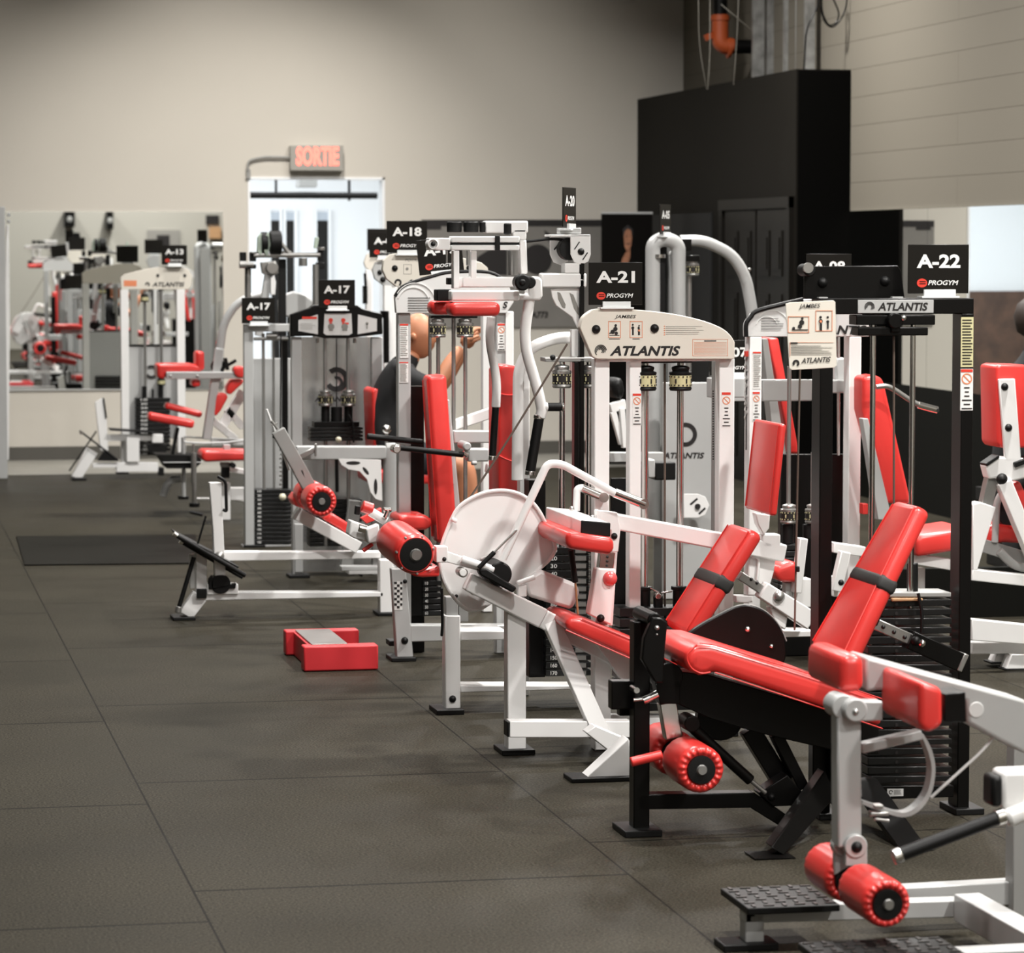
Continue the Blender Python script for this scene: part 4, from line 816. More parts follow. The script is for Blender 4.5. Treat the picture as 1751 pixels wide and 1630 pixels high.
sign('A-19', 400+1160/3.26, 360+350/3.26, Y19+.15, tilt=-6, rot=0, where='tilted and half hidden behind white posts')
# ================================================================ A-18: low white frame with foot boards and knee roller
Y18 = 15.25; use('E', Y18)
T18 = thing('leg_machine', 'low long white frame with black foot rods and a red roller on a grey arm', 'gym machine', Vector((2.0, Y18, 0)))
part('base_beam', WHITE, rect(225, 1150, 1225, 1198, .08), bevel=.004); part('top_beam', WHITE, rect(335, 925, 1210, 978, .08, .05), bevel=.004)
part('front_leg', WHITE, beam((205, 1170), (125, 1285), 88, .07)); part('foot', RUBBER, box(pp(38, 0).x, pp(165, 0).x, Y18-.04, Y18+.12, 0, .016)); part('rear_post', WHITE, rect(1205, 970, 1280, 1280, .08), bevel=.004); part('foot', RUBBER, box(pp(1183, 0).x, pp(1300, 0).x, Y18-.04, Y18+.12, 0, .016))
part('upright', WHITE, plate([(255, 540), (320, 540), (345, 1060), (285, 1060), (275, 800)], .06, -.02), bevel=.004); part('post', WHITE, rect(180, 925, 240, 1180, .07), rect(145, 940, 175, 1130, .04, .1)); bolt(310, 950, 28, -.02, STEEL)
part('corner_block', RUBBER, rect(185, 1132, 240, 1185, .08, -.02)); part('pulley_tray', WHITE, rect(242, 1105, 415, 1165, .08, -.01))
part('pulley', RUBBER, ycyl(318, 1105, 55, -.02, .05), plate([(250, 1080), (270, 1055), (280, 1130), (405, 1100), (400, 1130), (250, 1135)], .04, -.02))
part('foot_rod', RUBBER, trod((62, 828), (455, 1058), 13, -.15), trod((100, 870), (440, 1068), 12, -.0), bevel=0); part('foot_board', RUBBER, plate([(70, 822), (420, 1010), (410, 1020), (90, 855)], .3, -.1), bevel=0)
part('rod_tip', CHROME, trod((55, 822), (75, 836), 14, -.15), trod((90, 864), (108, 875), 14), bevel=0); part('gas_strut', RUBBER, trod((168, 955), (85, 1235), 13, -.03), trod((235, 725), (190, 880), 6, -.03), bevel=0); part('strut_end', STEEL, trod((85, 1230), (80, 1265), 18, -.03))
part('adjusting_lever', RUBBER, tube([(300, 505), (345, 530), (350, 700), (330, 690)], 9, -.03)); 
part('seat_rail', WHITE, beam((745, 715), (1090, 905), 70, .07), bevel=.004); part('rail_cap', STEEL, beam((735, 708), (752, 718), 74, .072, -.001))
pad('seat', plate([(890, 745), (940, 710), (1045, 775), (1035, 835), (985, 800)], .2, .02), bevel=.012); pad('seat', plate([(715, 640), (745, 600), (770, 690), (735, 670)], .2, .15), bevel=.012)
a = pp(880, 645, -.28); R = 84*ms(880, 645); roller('knee_roller', a, a+Vector((0, .22, 0)), R, .62); roller('knee_roller', a+Vector((0, .30, 0)), a+Vector((0, .5, 0)), R, .62)
part('roller_arm', GREY, beam((640, 250), (790, 520), 76, .05, -.03), beam((760, 470), (810, 560), 76, .05, -.03), bevel=.004); part('arm_bolts', RUBBER, trod((610, 275), (640, 290), 14), ); part('arm_hook', STEEL, trod((635, 240), (600, 195), 8), trod((600, 220), (635, 205), 5), bevel=0)
part('linkage_tube', WHITE, beam((575, 130), (700, 470), 10, .02, .02))
# header tower of A-18
use('B', Y18)
T = thing('weight_tower', 'cream rounded header under the A-18 sign, seen behind the silver one', 'gym machine', Vector((3.2, Y18, 0)))
hp = [(828, 330), (835, 280), (870, 245), (930, 236), (1060, 238), (1250, 258), (1380, 290), (1415, 320), (1420, 345), (1200, 345), (950, 420), (905, 425), (850, 380)]
hd = part('header_placard', CREAM, plate(hp, .04), bevel=.003); bolt(897, 322, 17, 0); bolt(1310, 320, 15, 0)
part('header_lettering', INK, ptext('ATLANTIS', 955, 385, 1250, 412, -.002, .25, .03), annulus(915, 402, 10, 20, -.002, -60, 200), par=hd, bevel=0)
part('pictogram', INKG, *frame_px(945, 300, 990, 355, 2, -.001), *frame_px(1035, 300, 1080, 355, 2, -.001), ycyl(966, 325, 8, -.002, 0), ptext('POITRINE', 955, 268, 1055, 284, -.001, .2, .01), par=hd, bevel=0)
part('tower_post', WHITE, rect(1388, 345, 1440, 9000, .06, .02)); part('tower_post', WHITE, rect(925, 425, 962, 9000, .06, .06))
sign('A-18', 400+965/3.26, 360+235/3.26, Y18, where='on the cream header near the doorway')
# ================================================================ red H block on the floor
YBk = 13.25; use('E', YBk)
T = thing('push_up_block', 'red H-shaped wooden block with metal plate standing on the floor in the aisle', 'block', Vector((1.95, YBk+.2, 0)))
x0, x1 = atZ(521, 1151).x, atZ(650, 1149).x; x2, x3 = atZ(489, 1122).x, atZ(613, 1118).x; zt = pp(790, 1455).z
part('side_block', REDP, box(x0, x1, YBk, YBk+.09, .003, zt), bevel=.006); yk = atZ(489, 1122).y; part('side_block', REDP, box(x2, x3, yk, yk+.09, .003, zt), bevel=.006)
part('middle_block', REDP, box(x0+.03, x0+.20, YBk+.09, yk, .003, zt-.004), bevel=.003)
part('metal_plate', STEEL, box(x0+.04, x0+.19, YBk+.05, yk+.03, zt-.002, zt+.004), bevel=.001)
# ================================================================ A-17: silver tower with black header
Y17 = 17.1; use('B', Y17)
T17 = thing('weight_tower', 'silver weight tower with black three-window header and sign A-17', 'gym machine', Vector((2.6, Y17+.2, 0)))
hp = [(316, 580), (420, 545), (440, 528), (560, 518), (690, 528), (720, 548), (826, 575), (830, 690), (690, 706), (635, 713), (505, 713), (450, 700), (316, 702)]
hd = part('header', BLACK, plate(hp, .06), bevel=.006)
part('header_window', CREAM2, plate([(360, 612), (468, 580), (468, 690), (360, 672)], .003, -.003), plate([(505, 575), (655, 575), (660, 685), (640, 695), (515, 695), (500, 685)], .003, -.003), plate([(692, 580), (797, 605), (797, 672), (690, 690)], .003, -.003), par=hd, bevel=0)
part('header_print', INKR, rect(380, 592, 462, 606, .001, -.004), ycyl(540, 612, 12, -.005, -.003), ycyl(610, 612, 12, -.005, -.003), rect(532, 625, 548, 640, .001, -.004), rect(603, 625, 640, 636, .001, -.004), par=hd, bevel=0)
part('pictogram_print', INKG, ycyl(542, 648, 18, -.005, -.003), ycyl(618, 648, 18, -.005, -.003), rect(530, 655, 552, 672, .001, -.004), rect(605, 655, 632, 672, .001, -.004), *lines(370, 625, 455, 665, 4, -.004, .2), ycyl(742, 630, 8, -.004, -.003), rect(738, 630, 745, 660, .001, -.004), par=hd, bevel=0)
part('side_post', SILVER, rect(322, 706, 378, 9000, .06, .03), rect(768, 706, 828, 9000, .06, .03), bevel=.004); pan = part('back_panel', mat('polished_steel_sheet', (.50, .50, .49), .22, .75), rect(375, 706, 770, 9000, .01, .3), bevel=0)
part('panel_logo', INK, annulus(572, 942, 40, 68, .298, -150, 130), annulus(572, 960, 20, 36, .298, -90, 110), par=pan, bevel=0); part('panel_lettering', INK, ptext('ATLANTIS', 450, 1035, 660, 1065, .297, .2, .03), par=pan, bevel=0)
grod(508, 712, 1870, 11, .1, STEEL); grod(636, 712, 1870, 11, .1, STEEL); part('cable', RUBBER, tube([(572, 715), (572, 1210)], 3, .1), bevel=0)
collar(510, 1000, 1090, 40, .08, dark=True); collar(638, 1000, 1090, 40, .08, dark=True)
part('rod_sleeve', RUBBER, trod((510, 1088), (510, 1180), 24, .1), trod((638, 1088), (638, 1180), 24, .1), trod((572, 1095), (572, 1180), 32, .1), bevel=.003)
part('stack_top', BLACK, rect(448, 1178, 700, 1208, .1, .05)); stack(428, 720, 1208, 1290, 4, .05, .12, marks=False); bolt(583, 1278, 17, .04, IVORY, 'stack_pin')
part('pin_rod', RUBBER, trod((572, 1380), (575, 1570), 10, .1)); part('chain', STEEL, trod((465, 712), (465, 740), 9, .05), trod((673, 712), (673, 740), 9, .05), bevel=0)
part('cord', RUBBER, tube([(640, 1140), (662, 1180), (668, 1295)], 5, .0))
use('E', Y17); stack(815, 1105, 632, 900, 10, .1, .12, marks=False)
part('lower_post', SILVER, rect(730, 770, 776, 1040, .05, .02)); part('foot', RUBBER, box(pp(690, 0).x, pp(806, 0).x, Y17-.04, Y17+.1, 0, .018)); part('lower_post', GREY, beam((1020, 1030), (1070, 640), 70, .05, .0)); part('foot', RUBBER, trod((1080, 1040), (1150, 1090), 8), bevel=0)
sign('A-17', 400+574/3.26, 360+545/3.26, Y17-.01, where='centred on the black three-window header')
# biceps / press arm of the same row in silver
use('B', 16.2)
T = thing('press_machine', 'silver horizontal beam on a thick round post with a wavy perforated plate', 'gym machine', Vector((2.9, 16.2, 0)))
part('cross_beam', SILVER, rect(350, 1315, 850, 1392, .07), bevel=.006); part('round_post', SILVER, trod((870, 1320), (870, 2000), 40, .05), bevel=0); part('post_top', SILVER, trod((845, 1325), (900, 1325), 30, .05)); bolt(850, 1220, 26, .04, CHROME, 'knob'); part('knob_stem', STEEL, trod((850, 1225), (850, 1300), 9, .05))
part('wavy_plate', WHITE, plate([(580, 1382), (820, 1390), (828, 1620), (790, 1610), (760, 1570), (742, 1500), (700, 1455), (640, 1445), (600, 1420)], .012), bevel=.002)
part('plate_slot', INK, *[plate([(cx+math.cos(t)*a*math.cos(r)-math.sin(t)*b*math.sin(r), cy+math.cos(t)*a*math.sin(r)+math.sin(t)*b*math.cos(r)) for t in [k*math.pi/8 for k in range(16)]], .001, -.002) for cx, cy, a, b, r in ((665, 1408, 40, 10, 0), (735, 1452, 26, 9, .9), (790, 1540, 45, 10, 1.57))], bevel=0)
part('side_lever', STEEL, beam((370, 1375), (450, 1335), 30, .03, -.05), trod((455, 1300), (455, 1370), 7, -.06)); part('base_beam', SILVER, rect(600, 1985, 900, 2010, .08))
part('foot', RUBBER, box(pp(560, 0).x, pp(940, 0).x, 16.2, 16.3, 0, .015)); part('lower_post', SILVER, rect(845, 1990, 895, 2120, .08, .02))
# ---- left silver frame with its own A-17 sign
Y16 = 18.9; use('A', Y16)
T16 = thing('weight_tower', 'plain silver square-tube weight frame with sign A-17 and numbered black stack', 'gym machine', Vector((2.4, Y16, 0)))
part('frame', SILVER, rect(1360, 698, 1635, 742, .06), rect(1360, 742, 1412, 9000, .06), bevel=.004)
part('rear_frame', SILVER, rect(1412, 890, 1640, 9000, .05, .3))
use('B', Y16); grod(163, 685, 1560, 9, .05, STEEL); grod(220, 685, 1560, 7, .12, STEEL); part('cable', RUBBER, tube([(262, 700), (258, 1300)], 4, .0), bevel=0); part('inner_channel', BLACK, rect(268, 700, 300, 9000, .04, .1)); part('pulley', STEEL, trod((110, 715), (300, 715), 10, .05), trod((180, 700), (240, 700), 18, .05))
part('chain', STEEL, *[trod((262, 1330+k*24), (262, 1342+k*24), 5 if k % 2 else 9, .0, n=8) for k in range(10)], bevel=0)
use('E', Y16); stack(508, 720, 578, 885, 13, .02, .14, mx=.07); bolt(662, 620, 20, .0, IVORY, 'stack_pin')
part('base_beam', SILVER, rect(440, 888, 1000, 912, .08)); part('foot', RUBBER, box(pp(440, 0).x, pp(560, 0).x, Y16-.02, Y16+.1, 0, .015))
sign('A-17', 1441/3.26, 340+695/3.26, Y16-.03, where='leftmost of the two reading A-17')
# ================================================================ A-13: far white tower with its low frame
use('A', 24.6); Yb = 24.9
T = thing('calf_machine', 'white tower with cream header and sign A-13, its foot boards on a low white frame', 'gym machine', Vector((2.0, 24.7, 0)))
use('A', Yb)
hp = [(672, 440), (700, 420), (800, 395), (900, 378), (1000, 376), (1050, 392), (1072, 430), (1068, 480), (1055, 506), (675, 506)]
hd = part('header_placard', CREAM, plate(hp, .04), bevel=.003); bolt(880, 428, 9, 0); bolt(1030, 428, 9, 0)
part('header_lettering', INK, ptext('ATLANTIS', 848, 465, 1028, 490, -.002, .25, .03), annulus(822, 478, 5, 13, -.002, -60, 200), par=hd, bevel=0); part('attention_box', INKO, rect(690, 455, 762, 488, .0005, -.001), par=hd, bevel=0)
part('tower_post', WHITE, rect(672, 506, 715, 1480, .1), rect(985, 506, 1030, 1480, .1), bevel=.004)
part('back_panel', SILVER, rect(715, 818, 985, 1340, .02, .06)); part('panel_edge', BLACK, rect(715, 812, 985, 822, .03, .05)); part('panel_logo', INK, annulus(845, 965, 22, 38, .05, -150, 130), bevel=0)
grod(806, 512, 1110, 9, .02, STEEL); grod(897, 512, 1110, 9, .02, STEEL); part('cable', GREY, tube([(880, 512), (880, 700)], 6, .02), bevel=0)
collar(806, 530, 575, 24, .0); collar(900, 995, 1040, 24, .0)
part('rod_sleeve', RUBBER, trod((805, 1045), (805, 1110), 14), trod((897, 1040), (897, 1110), 14), trod((852, 1060), (852, 1110), 7), bevel=.002)
stack(757, 950, 1110, 1435, 14, -.03, .14, mx=.14)
use('R', 24.7)
part('base_beam', WHITE, rect(480, 930, 830, 1010, .08), rect(285, 935, 480, 975, .06, -.02)); part('front_leg', WHITE, beam((280, 830), (150, 1065), 105, .08, 0, 90)); part('foot', RUBBER, box(pp(98, 0).x, pp(216, 0).x, 24.6, 24.75, 0, .02)); part('foot', RUBBER, rect(482, 1010, 585, 1026, .08), rect(830, 970, 878, 1038, .06))
part('foot_board', WHITE, plate([(305, 430), (355, 400), (385, 400), (400, 560), (415, 830), (350, 830), (330, 650)], .06), bevel=.003); part('board_edge', RUBBER, beam((375, 395), (398, 560), 14, .08, -.01))
part('foot_rod', RUBBER, trod((175, 665), (490, 905), 8, -.04), trod((315, 668), (90, 1000), 7, -.04), bevel=0); part('rod_tip', CHROME, ycyl(190, 682, 15, -.06, -.02), bevel=0); part('pulley_guard', RUBBER, plate([(375, 838), (400, 838), (500, 905), (500, 918), (325, 915)], .06, -.04))
part('seat_bar', WHITE, rect(412, 700, 790, 752, .08), rect(780, 697, 870, 765, .1, -.02)); part('seat_top', RUBBER, beam((430, 657), (800, 680), 14, .2, -.05)); part('seat_column', WHITE, rect(566, 700, 672, 925, .06, -.02), rect(520, 750, 545, 930, .05, .1), bevel=.003)
part('lever', RUBBER, plate([(730, 780), (900, 780), (910, 830), (860, 860), (760, 850)], .05, .0)); part('strut', RUBBER, beam((985, 650), (945, 865), 22, .04))
sign('A-13', 972/3.26, 340+368/3.26, Yb-.02, where='on the far white tower in front of the mirror')
# ================================================================ silver multi-arm machine with red arm pads
use('R', 21.3)
T = thing('arm_press_machine', 'silver leaning arm machine with several red arm pads left of the A-17 frame', 'gym machine', Vector((2.4, 21.4, 0)))
part('leaning_post', SILVER, beam((1345, -20), (1235, 740), 72, .06), beam((1300, 240), (1325, 190), 95, .07), bevel=.006); part('upper_tube', SILVER, tube([(1345, -20), (1370, -230), (1500, -420), (1700, -470)], 34, .03, .25), bevel=0)
part('cross_beam', SILVER, rect(898, 176, 1540, 236, .06, -.03), bevel=.004); bolt(930, 210, 14, -.03, GREY); bolt(1155, 210, 14, -.03, GREY)
pad('arm_pad', plate([(822, 110), (1110, 108), (1195, 128), (1195, 175), (900, 178), (890, 235), (822, 225)], .25, .0), bevel=.02); pad('arm_pad', rect(1145, 5, 1215, 165, .2), bevel=.02); pad('arm_pad', rect(1112, 240, 1180, 298, .2), bevel=.015)
pad('arm_pad', plate([(1455, 150), (1480, 130), (1540, 130), (1540, 225), (1500, 225), (1460, 190)], .12, -.05), bevel=.02); pad('arm_pad', plate([(1480, 140), (1700, 140), (1960, 200), (1960, 265), (1700, 240), (1480, 228)], .22, .1), bevel=.02)
pad('curved_pad', plate([(1300, 360), (1390, 350), (1412, 385), (1350, 500), (1310, 545), (1285, 530)], .14), bevel=.02); pad('curved_pad', plate([(1400, 300), (1440, 240), (1545, 240), (1530, 275), (1430, 370), (1400, 350)], .14, .0), bevel=.02)
pad('forearm_pad', beam((890, 455), (1195, 535), 55, .14, .1), bevel=.018); pad('forearm_pad', beam((750, 545), (1130, 615), 70, .14, -.1), bevel=.02)
part('pad_post', RUBBER, beam((995, 640), (950, 860), 26, .04)); part('black_pulley', RUBBER, ycyl(1330, 130, 60, .02, .06), beam((1390, 60), (1410, 160), 28, .04, -.02), beam((1340, 160), (1480, 80), 26, .03, .0))
part('white_strut', WHITE, beam((1270, 570), (1480, 740), 60, .06, .25), beam((1540, 340), (1370, 620), 80, .06, .3), beam((1400, 480), (1540, 640), 60, .06, .3), rect(1270, 740, 1560, 790, .05, .3), bevel=.004)
part('foot_plate', RUBBER, plate([(810, 865), (1180, 868), (1190, 930), (1140, 980), (900, 980), (850, 900)], .3, -.1)); part('plate_rim', SILVER, rect(870, 925, 1200, 935, .25, -.12))
part('frame_tube', SILVER, tube([(1035, 715), (1040, 760), (1180, 770), (1400, 765), (1540, 745)], 9, -.1), tube([(1040, 715), (1400, 735), (1545, 740)], 8, .1)); part('shock_leg', STEEL, trod((1122, 770), (1122, 850), 8, -.15), trod((1125, 850), (1125, 1100), 24, -.15), trod((1130, 1100), (1130, 1285), 20, -.15), bevel=0)
part('leg', SILVER, trod((1038, 720), (1038, 860), 18, .0), trod((1042, 980), (1042, 1215), 17, .0)); part('leg_foot', RUBBER, rect(1000, 1210, 1085, 1238, .08, .0), trod((1130, 1265), (1130, 1300), 44, -.15), trod((1090, 1340), (1200, 1365), 14, -.2)); part('bent_leg', SILVER, tube([(1020, 1065), (940, 1070), (900, 1120), (870, 1210)], 32, .1, .2)); 
use('R', 20.6)
pad('seat', plate([(1195, 840), (1225, 830), (1600, 835), (1600, 915), (1400, 918), (1230, 926), (1190, 905)], .3), bevel=.02)
part('seat_post', SILVER, rect(1350, 930, 1430, 970, .06, .1), rect(1375, 780, 1430, 840, .06, .1)); part('seat_sleeve', RUBBER, rect(1358, 968, 1425, 1060, .06, .1)); part('seat_base', WHITE, rect(1340, 1100, 1430, 9000, .08, .2), rect(1430, 1140, 1620, 1245, .08, .2), bevel=.004); part('base_rail', WHITE, tube([(1150, 1230), (1400, 1235), (1560, 1255)], 10, .3), beam((1400, 980), (1560, 1010), 40, .05, .3)); part('base_bolt', RUBBER, ycyl(1455, 955, 22, .0, .1))
# ---- dual pulley station in the doorway
use('B', 19.9)
T = thing('cable_station', 'steel cable station with two tall round posts and pulley wheels before the doorway', 'gym machine', Vector((2.8, 20.8, 0)))
part('cross_bar', STEEL, trod((110, 250), (480, 248), 14), trod((30, 300), (110, 302), 12, -.1), bevel=0); part('bar_clamp', RUBBER, rect(35, 232, 70, 285, .05), rect(90, 232, 125, 285, .05), rect(470, 222, 500, 280, .05), rect(460, 290, 505, 325, .05), rect(62, 300, 125, 325, .06, -.05), bevel=.004); part('clamp_cap', STEEL, trod((110, 230), (110, 240), 20), trod((485, 205), (485, 222), 22), trod((30, 302), (70, 302), 20, -.1), trod((385, 265), (385, 310), 24), bevel=.002)
part('round_post', STEEL, trod((78, 320), (78, 2000), 18), trod((455, 300), (455, 2000), 18), bevel=0); part('leaning_post', SILVER, beam((200, 330), (140, 700), 42, .05), bevel=.005)
part('black_post', RUBBER, rect(250, 270, 290, 700, .05, .05)); part('pulley_wheel', RUBBER, trod((200, 180), (262, 180), 66, .0), bevel=.004); part('pulley_wheel', RUBBER, trod((150, 180), (185, 180), 60, .02), bevel=.004); part('wheel_side', MINT, plate([(135, 150), (155, 125), (165, 200), (150, 250), (132, 230)], .06, -.02), plate([(168, 150), (195, 120), (205, 190), (185, 260), (170, 230)], .06, -.03), bevel=.003)
part('knuckle', STEEL, ycyl(215, 320, 34, -.04, .05), plate([(150, 290), (235, 280), (250, 350), (200, 370), (160, 350)], .06), trod((262, 180), (310, 245), 12), rect(270, 225, 320, 262, .05), bevel=.004); part('white_shield', WHITE, plate([(205, 380), (225, 360), (235, 400), (230, 470), (205, 470)], .04, -.03))
part('mint_stub', MINT, beam((455, 210), (465, 150), 20, .03)); part('round_shield', SILVER, plate([(245, 500), (290, 465), (330, 450), (400, 470), (450, 510), (440, 580), (320, 600), (250, 580)], .04, .1), bevel=.01)
# ---- more towers behind the A-18 header
use('B', 19.3)
T = thing('weight_tower', 'small pale grey header with black bolt peeking out left of the A-18 header', 'gym machine', Vector((3.5, 19.3, 0)))
part('header_placard', SILVER, plate([(772, 330), (790, 290), (840, 275), (900, 275), (900, 430), (830, 415), (785, 380)], .04), bevel=.003); bolt(813, 345, 14, 0); bolt(830, 385, 16, 0); part('tower_post', WHITE, rect(838, 415, 880, 9000, .06)); part('cable_link', BLACK, tube([(848, 560), (850, 850)], 16, -.05), rect(820, 560, 860, 600, .04, -.05))
sign('A-09', 400+845/3.26, 360+262/3.26, 19.3, where='showing only its first characters beside the A-18 sign')
use('B', 22.5)
T = thing('weight_tower', 'far cream header mostly hidden at the right edge of the doorway', 'gym machine', Vector((4.2, 22.5, 0)))
part('header_placard', CREAM, plate([(725, 290), (740, 245), (780, 230), (900, 230), (900, 330), (770, 340), (735, 320)], .04), bevel=.003); part('tower_post', WHITE, rect(738, 330, 772, 9000, .06), rect(880, 330, 910, 9000, .06)); part('cable_link', BLACK, rect(722, 420, 745, 520, .05, -.02), trod((735, 420), (730, 350), 8, -.02))
sign('A-01', 400+820/3.26, 360+222/3.26, 22.5, where='behind the A-18 sign, at the doorway edge')
# ================================================================ A-05: silver lat pulldown behind
use('C', 15.9)
T = thing('pulldown_machine', 'tall silver arched column machine with a curved overhead tube and sign A-05', 'gym machine', Vector((4.8, 16.0, 0)))
part('arched_column', SILVER, tube([(868, 2000), (868, 380), (930, 350), (1010, 380), (1012, 2000)], 40, .0, .12, 16), bevel=0); part('column_back', GREY, rect(880, 400, 1000, 9000, .02, .08)); part('inner_slot', RUBBER, rect(888, 395, 948, 780, .01, .06))
part('column_face', SILVER, rect(975, 420, 1045, 9000, .10, -.02), bevel=.02)
part('overhead_tube', SILVER, tube([(1020, 365), (1150, 362), (1310, 440), (1385, 560), (1430, 800), (1440, 1400)], 32, .1, .6, 14), bevel=0)
part('cable_pin', CHROME, trod((905, 440), (905, 460), 34, -.02), trod((898, 470), (898, 1600), 5, -.02), bevel=0); grod(1070, 480, 2000, 15, .05, STEEL); collar(1090, 470, 560, 35, .03, dark=True); part('rod_bracket', BLACK, rect(1035, 355, 1085, 420, .06), rect(1055, 445, 1130, 480, .05)); bolt(1407, 525, 10, .0, STEEL)
pan = part('side_cabinet', SILVER, rect(935, 1155, 1200, 9000, .05, -.25), bevel=.004); part('cabinet_logo', INK, annulus(1050, 1445, 42, 65, -.253, -110, 110), par=pan, bevel=0); part('cabinet_lettering', INK, ptext('ATLANTIS', 925, 1545, 1155, 1578, -.253, .25, .03), par=pan, bevel=0)
part('weight_post', GREY, rect(1210, 1100, 1225, 9000, .1, -.2))
part('dark_pads', RUBBER, plate([(635, 1150), (700, 1120), (715, 1200), (700, 1260), (650, 1230)], .2, -.6), bevel=.03)
part('white_arm', WHITE, beam((635, 1300), (720, 1275), 50, .05, -.6), beam((650, 1320), (700, 1500), 30, .04, -.6), beam((700, 1300), (715, 1520), 26, .04, -.62)); 
part('grey_bar', SILVER, rect(630, 1545, 930, 1600, .06, -.5), bevel=.004)
use('H', 15.55); part('pulley_cover', WHITE, plate([(690, 590), (790, 590), (840, 610), (868, 670), (840, 735), (790, 757), (690, 757)], .012), bevel=.002); part('cover_slot', INK, *[beam(a, b, 13, .002, -.002) for a, b in (((735, 665), (785, 622)), ((795, 730), (840, 688)))], ycyl(788, 678, 19, -.01, .0), bevel=0)
use('H', 13.9); part('black_end', RUBBER, rect(490, 370, 635, 495, .1), bevel=.006); part('bar_end', SILVER, rect(440, 350, 492, 480, .12, -.01), bevel=.006)
sign('A-05', 1138, 401, 15.9, rot=60, where='seen nearly edge-on above the arched column')
# ================================================================ A-08 / A-07 machines behind the black tower
use('D', 13.1)
T = thing('chest_press_machine', 'white tower with pale grey header behind the black one, lettering down its post', 'gym machine', Vector((3.8, 13.2, 0)))
hp = [(85, 770), (85, 700), (110, 660), (160, 620), (400, 562), (600, 570), (770, 670), (770, 768)]
hd = part('header_placard', CREAM2, plate(bez(hp[:6], 24)+hp[6:], .05), bevel=.003); part('header_edge', RUBBER, sweep([pp(c[0], c[1], .0) for c in bez(hp[:5], 20)], .010, 8), par=hd, bevel=0)
part('header_lettering', INK, ptext('ATLANTIS', 400, 705, 755, 756, -.002, .25, .035), *lines(168, 660, 305, 735, 5, -.002, .2), par=hd, bevel=0); part('header_swirl', WPRINT, annulus(200, 720, 60, 63, -.002, 20, 160), annulus(230, 720, 92, 96, -.002, 20, 140), par=hd, bevel=0)
part('tower_post', WHITE, rect(105, 768, 172, 9000, .08), rect(660, 768, 728, 9000, .08), bevel=.004); part('post_side_print', INK, rect(84, 860, 105, 1400, .002, .04), bevel=0)
c0 = pp(104, 1235, .0); part('post_lettering', WPRINT, text('ATLANTIS', Vector((c0.x-.004, c0.y+.075, c0.z)), Vector((0, 0, .30)), Vector((0, -.05, 0)), .2, .03), bevel=0)
part('post_logo', INKR, beam((94, 880), (94, 850), 20, .03, .02), bevel=0); sticker(122, 852, 168, 1060, long=True); sticker(120, 1075, 162, 1240)
part('row_beam', SILVER, rect(175, 1010, 455, 1130, .08, .1), rect(455, 1010, 780, 1085, .08, .12), bevel=.006); part('far_beam', SILVER, rect(-110, 1000, 100, 1110, .08, .2), bevel=.004)
use('C', 13.4); part('left_beam', SILVER, rect(1320, 1140, 1400, 1260, .08, .1))
use('D', 13.1)
pad('tall_pad', plate([(205, 775), (265, 775), (382, 1420), (330, 1420)], .2, .6), bevel=.01); part('pad_frame', GREY, plate([(175, 780), (205, 780), (320, 1500), (250, 1500)], .08, .5)); 
part('slider', SILVER, plate([(580, 920), (590, 885), (640, 885), (655, 1020), (585, 1020)], .06, .15), bevel=.01); part('slider_rod', CHROME, trod((600, 770), (600, 1430), 9, .16), bevel=0)
for nm, x0, x1 in (('shroud', 500, 675),): part(nm, BLACK, rect(x0-220, 1425, x1, 2600, .05, .25))
use('H', 12.7)
grod(1425, -300, 660, 14, .0, STEEL); collar(1422, 660, 795, 58, -.02, dark=True); collar(1590, 660, 795, 55, -.02, dark=True); grod(1590, 300, 660, 14, .0, STEEL)
part('rod_sleeve', RUBBER, trod((1415, 800), (1415, 935), 42, .0), trod((1560, 800), (1560, 900), 40, .0), bevel=.003)
stack(1345, 1500, 945, 1400, 10, -.03, .12, mx=.12)
use('J', 12.3)
pad('seat', plate([(245, 580), (262, 548), (330, 528), (372, 525), (372, 640), (280, 640), (245, 610)], .3), bevel=.022)
part('frame_arm', WHITE, beam((405, 395), (370, 700), 45, .05), beam((570, 445), (745, 470), 55, .06, .1), rect(345, 620, 450, 780, .08, .05), beam((640, 470), (590, 690), 55, .05), rect(570, 610, 625, 720, .08, .05), bevel=.004)
part('seat_support', SILVER, rect(300, 640, 340, 720, .05, .05)); part('low_beam', WHITE, rect(230, 905, 450, 925, .1)); bolt(610, 640, 16, .0)
sign('A-08', 1250+545/3.26, 340+508/3.26, 13.05, where='whose lower part hides behind the black top plate')
sign('A-07', 1250+5/3.26, 340+985/3.26, 13.4, where='half hidden behind the right end of the cream header')
# ---- incline bench with red slab behind the guide rods
use('D', 12.9)
T = thing('incline_machine', 'red incline backrest and chrome handle seen between the chrome guide rods', 'gym machine', Vector((4.3, 13.0, 0)))
pad('backrest', plate([(735, 990), (800, 982), (848, 1000), (858, 1030), (1010, 1700), (870, 1700), (735, 1180)], .14), bevel=.02, label='tall red leaning backrest'); part('pad_frame', SILVER, plate([(735, 1225), (765, 1225), (900, 1790), (820, 1790)], .06, -.05))
part('handle_tube', STEEL, tube([(810, 1050), (870, 1042), (920, 1070), (1000, 1125), (1050, 1150)], 14, -.1, .1), bevel=0); part('handle_grip', CHROME, trod((1045, 1150), (1150, 1178), 19, -.1), bevel=0); part('grip_hole', INK, ycyl(1153, 1180, 9, -.115, -.1), bevel=0)
part('red_link', RED, rect(735, 1700, 765, 1760, .05))
use('J', 12.9); pad('bench_pad', plate([(1025, 395), (1060, 375), (1335, 332), (1335, 450), (1030, 500)], .35), bevel=.02)
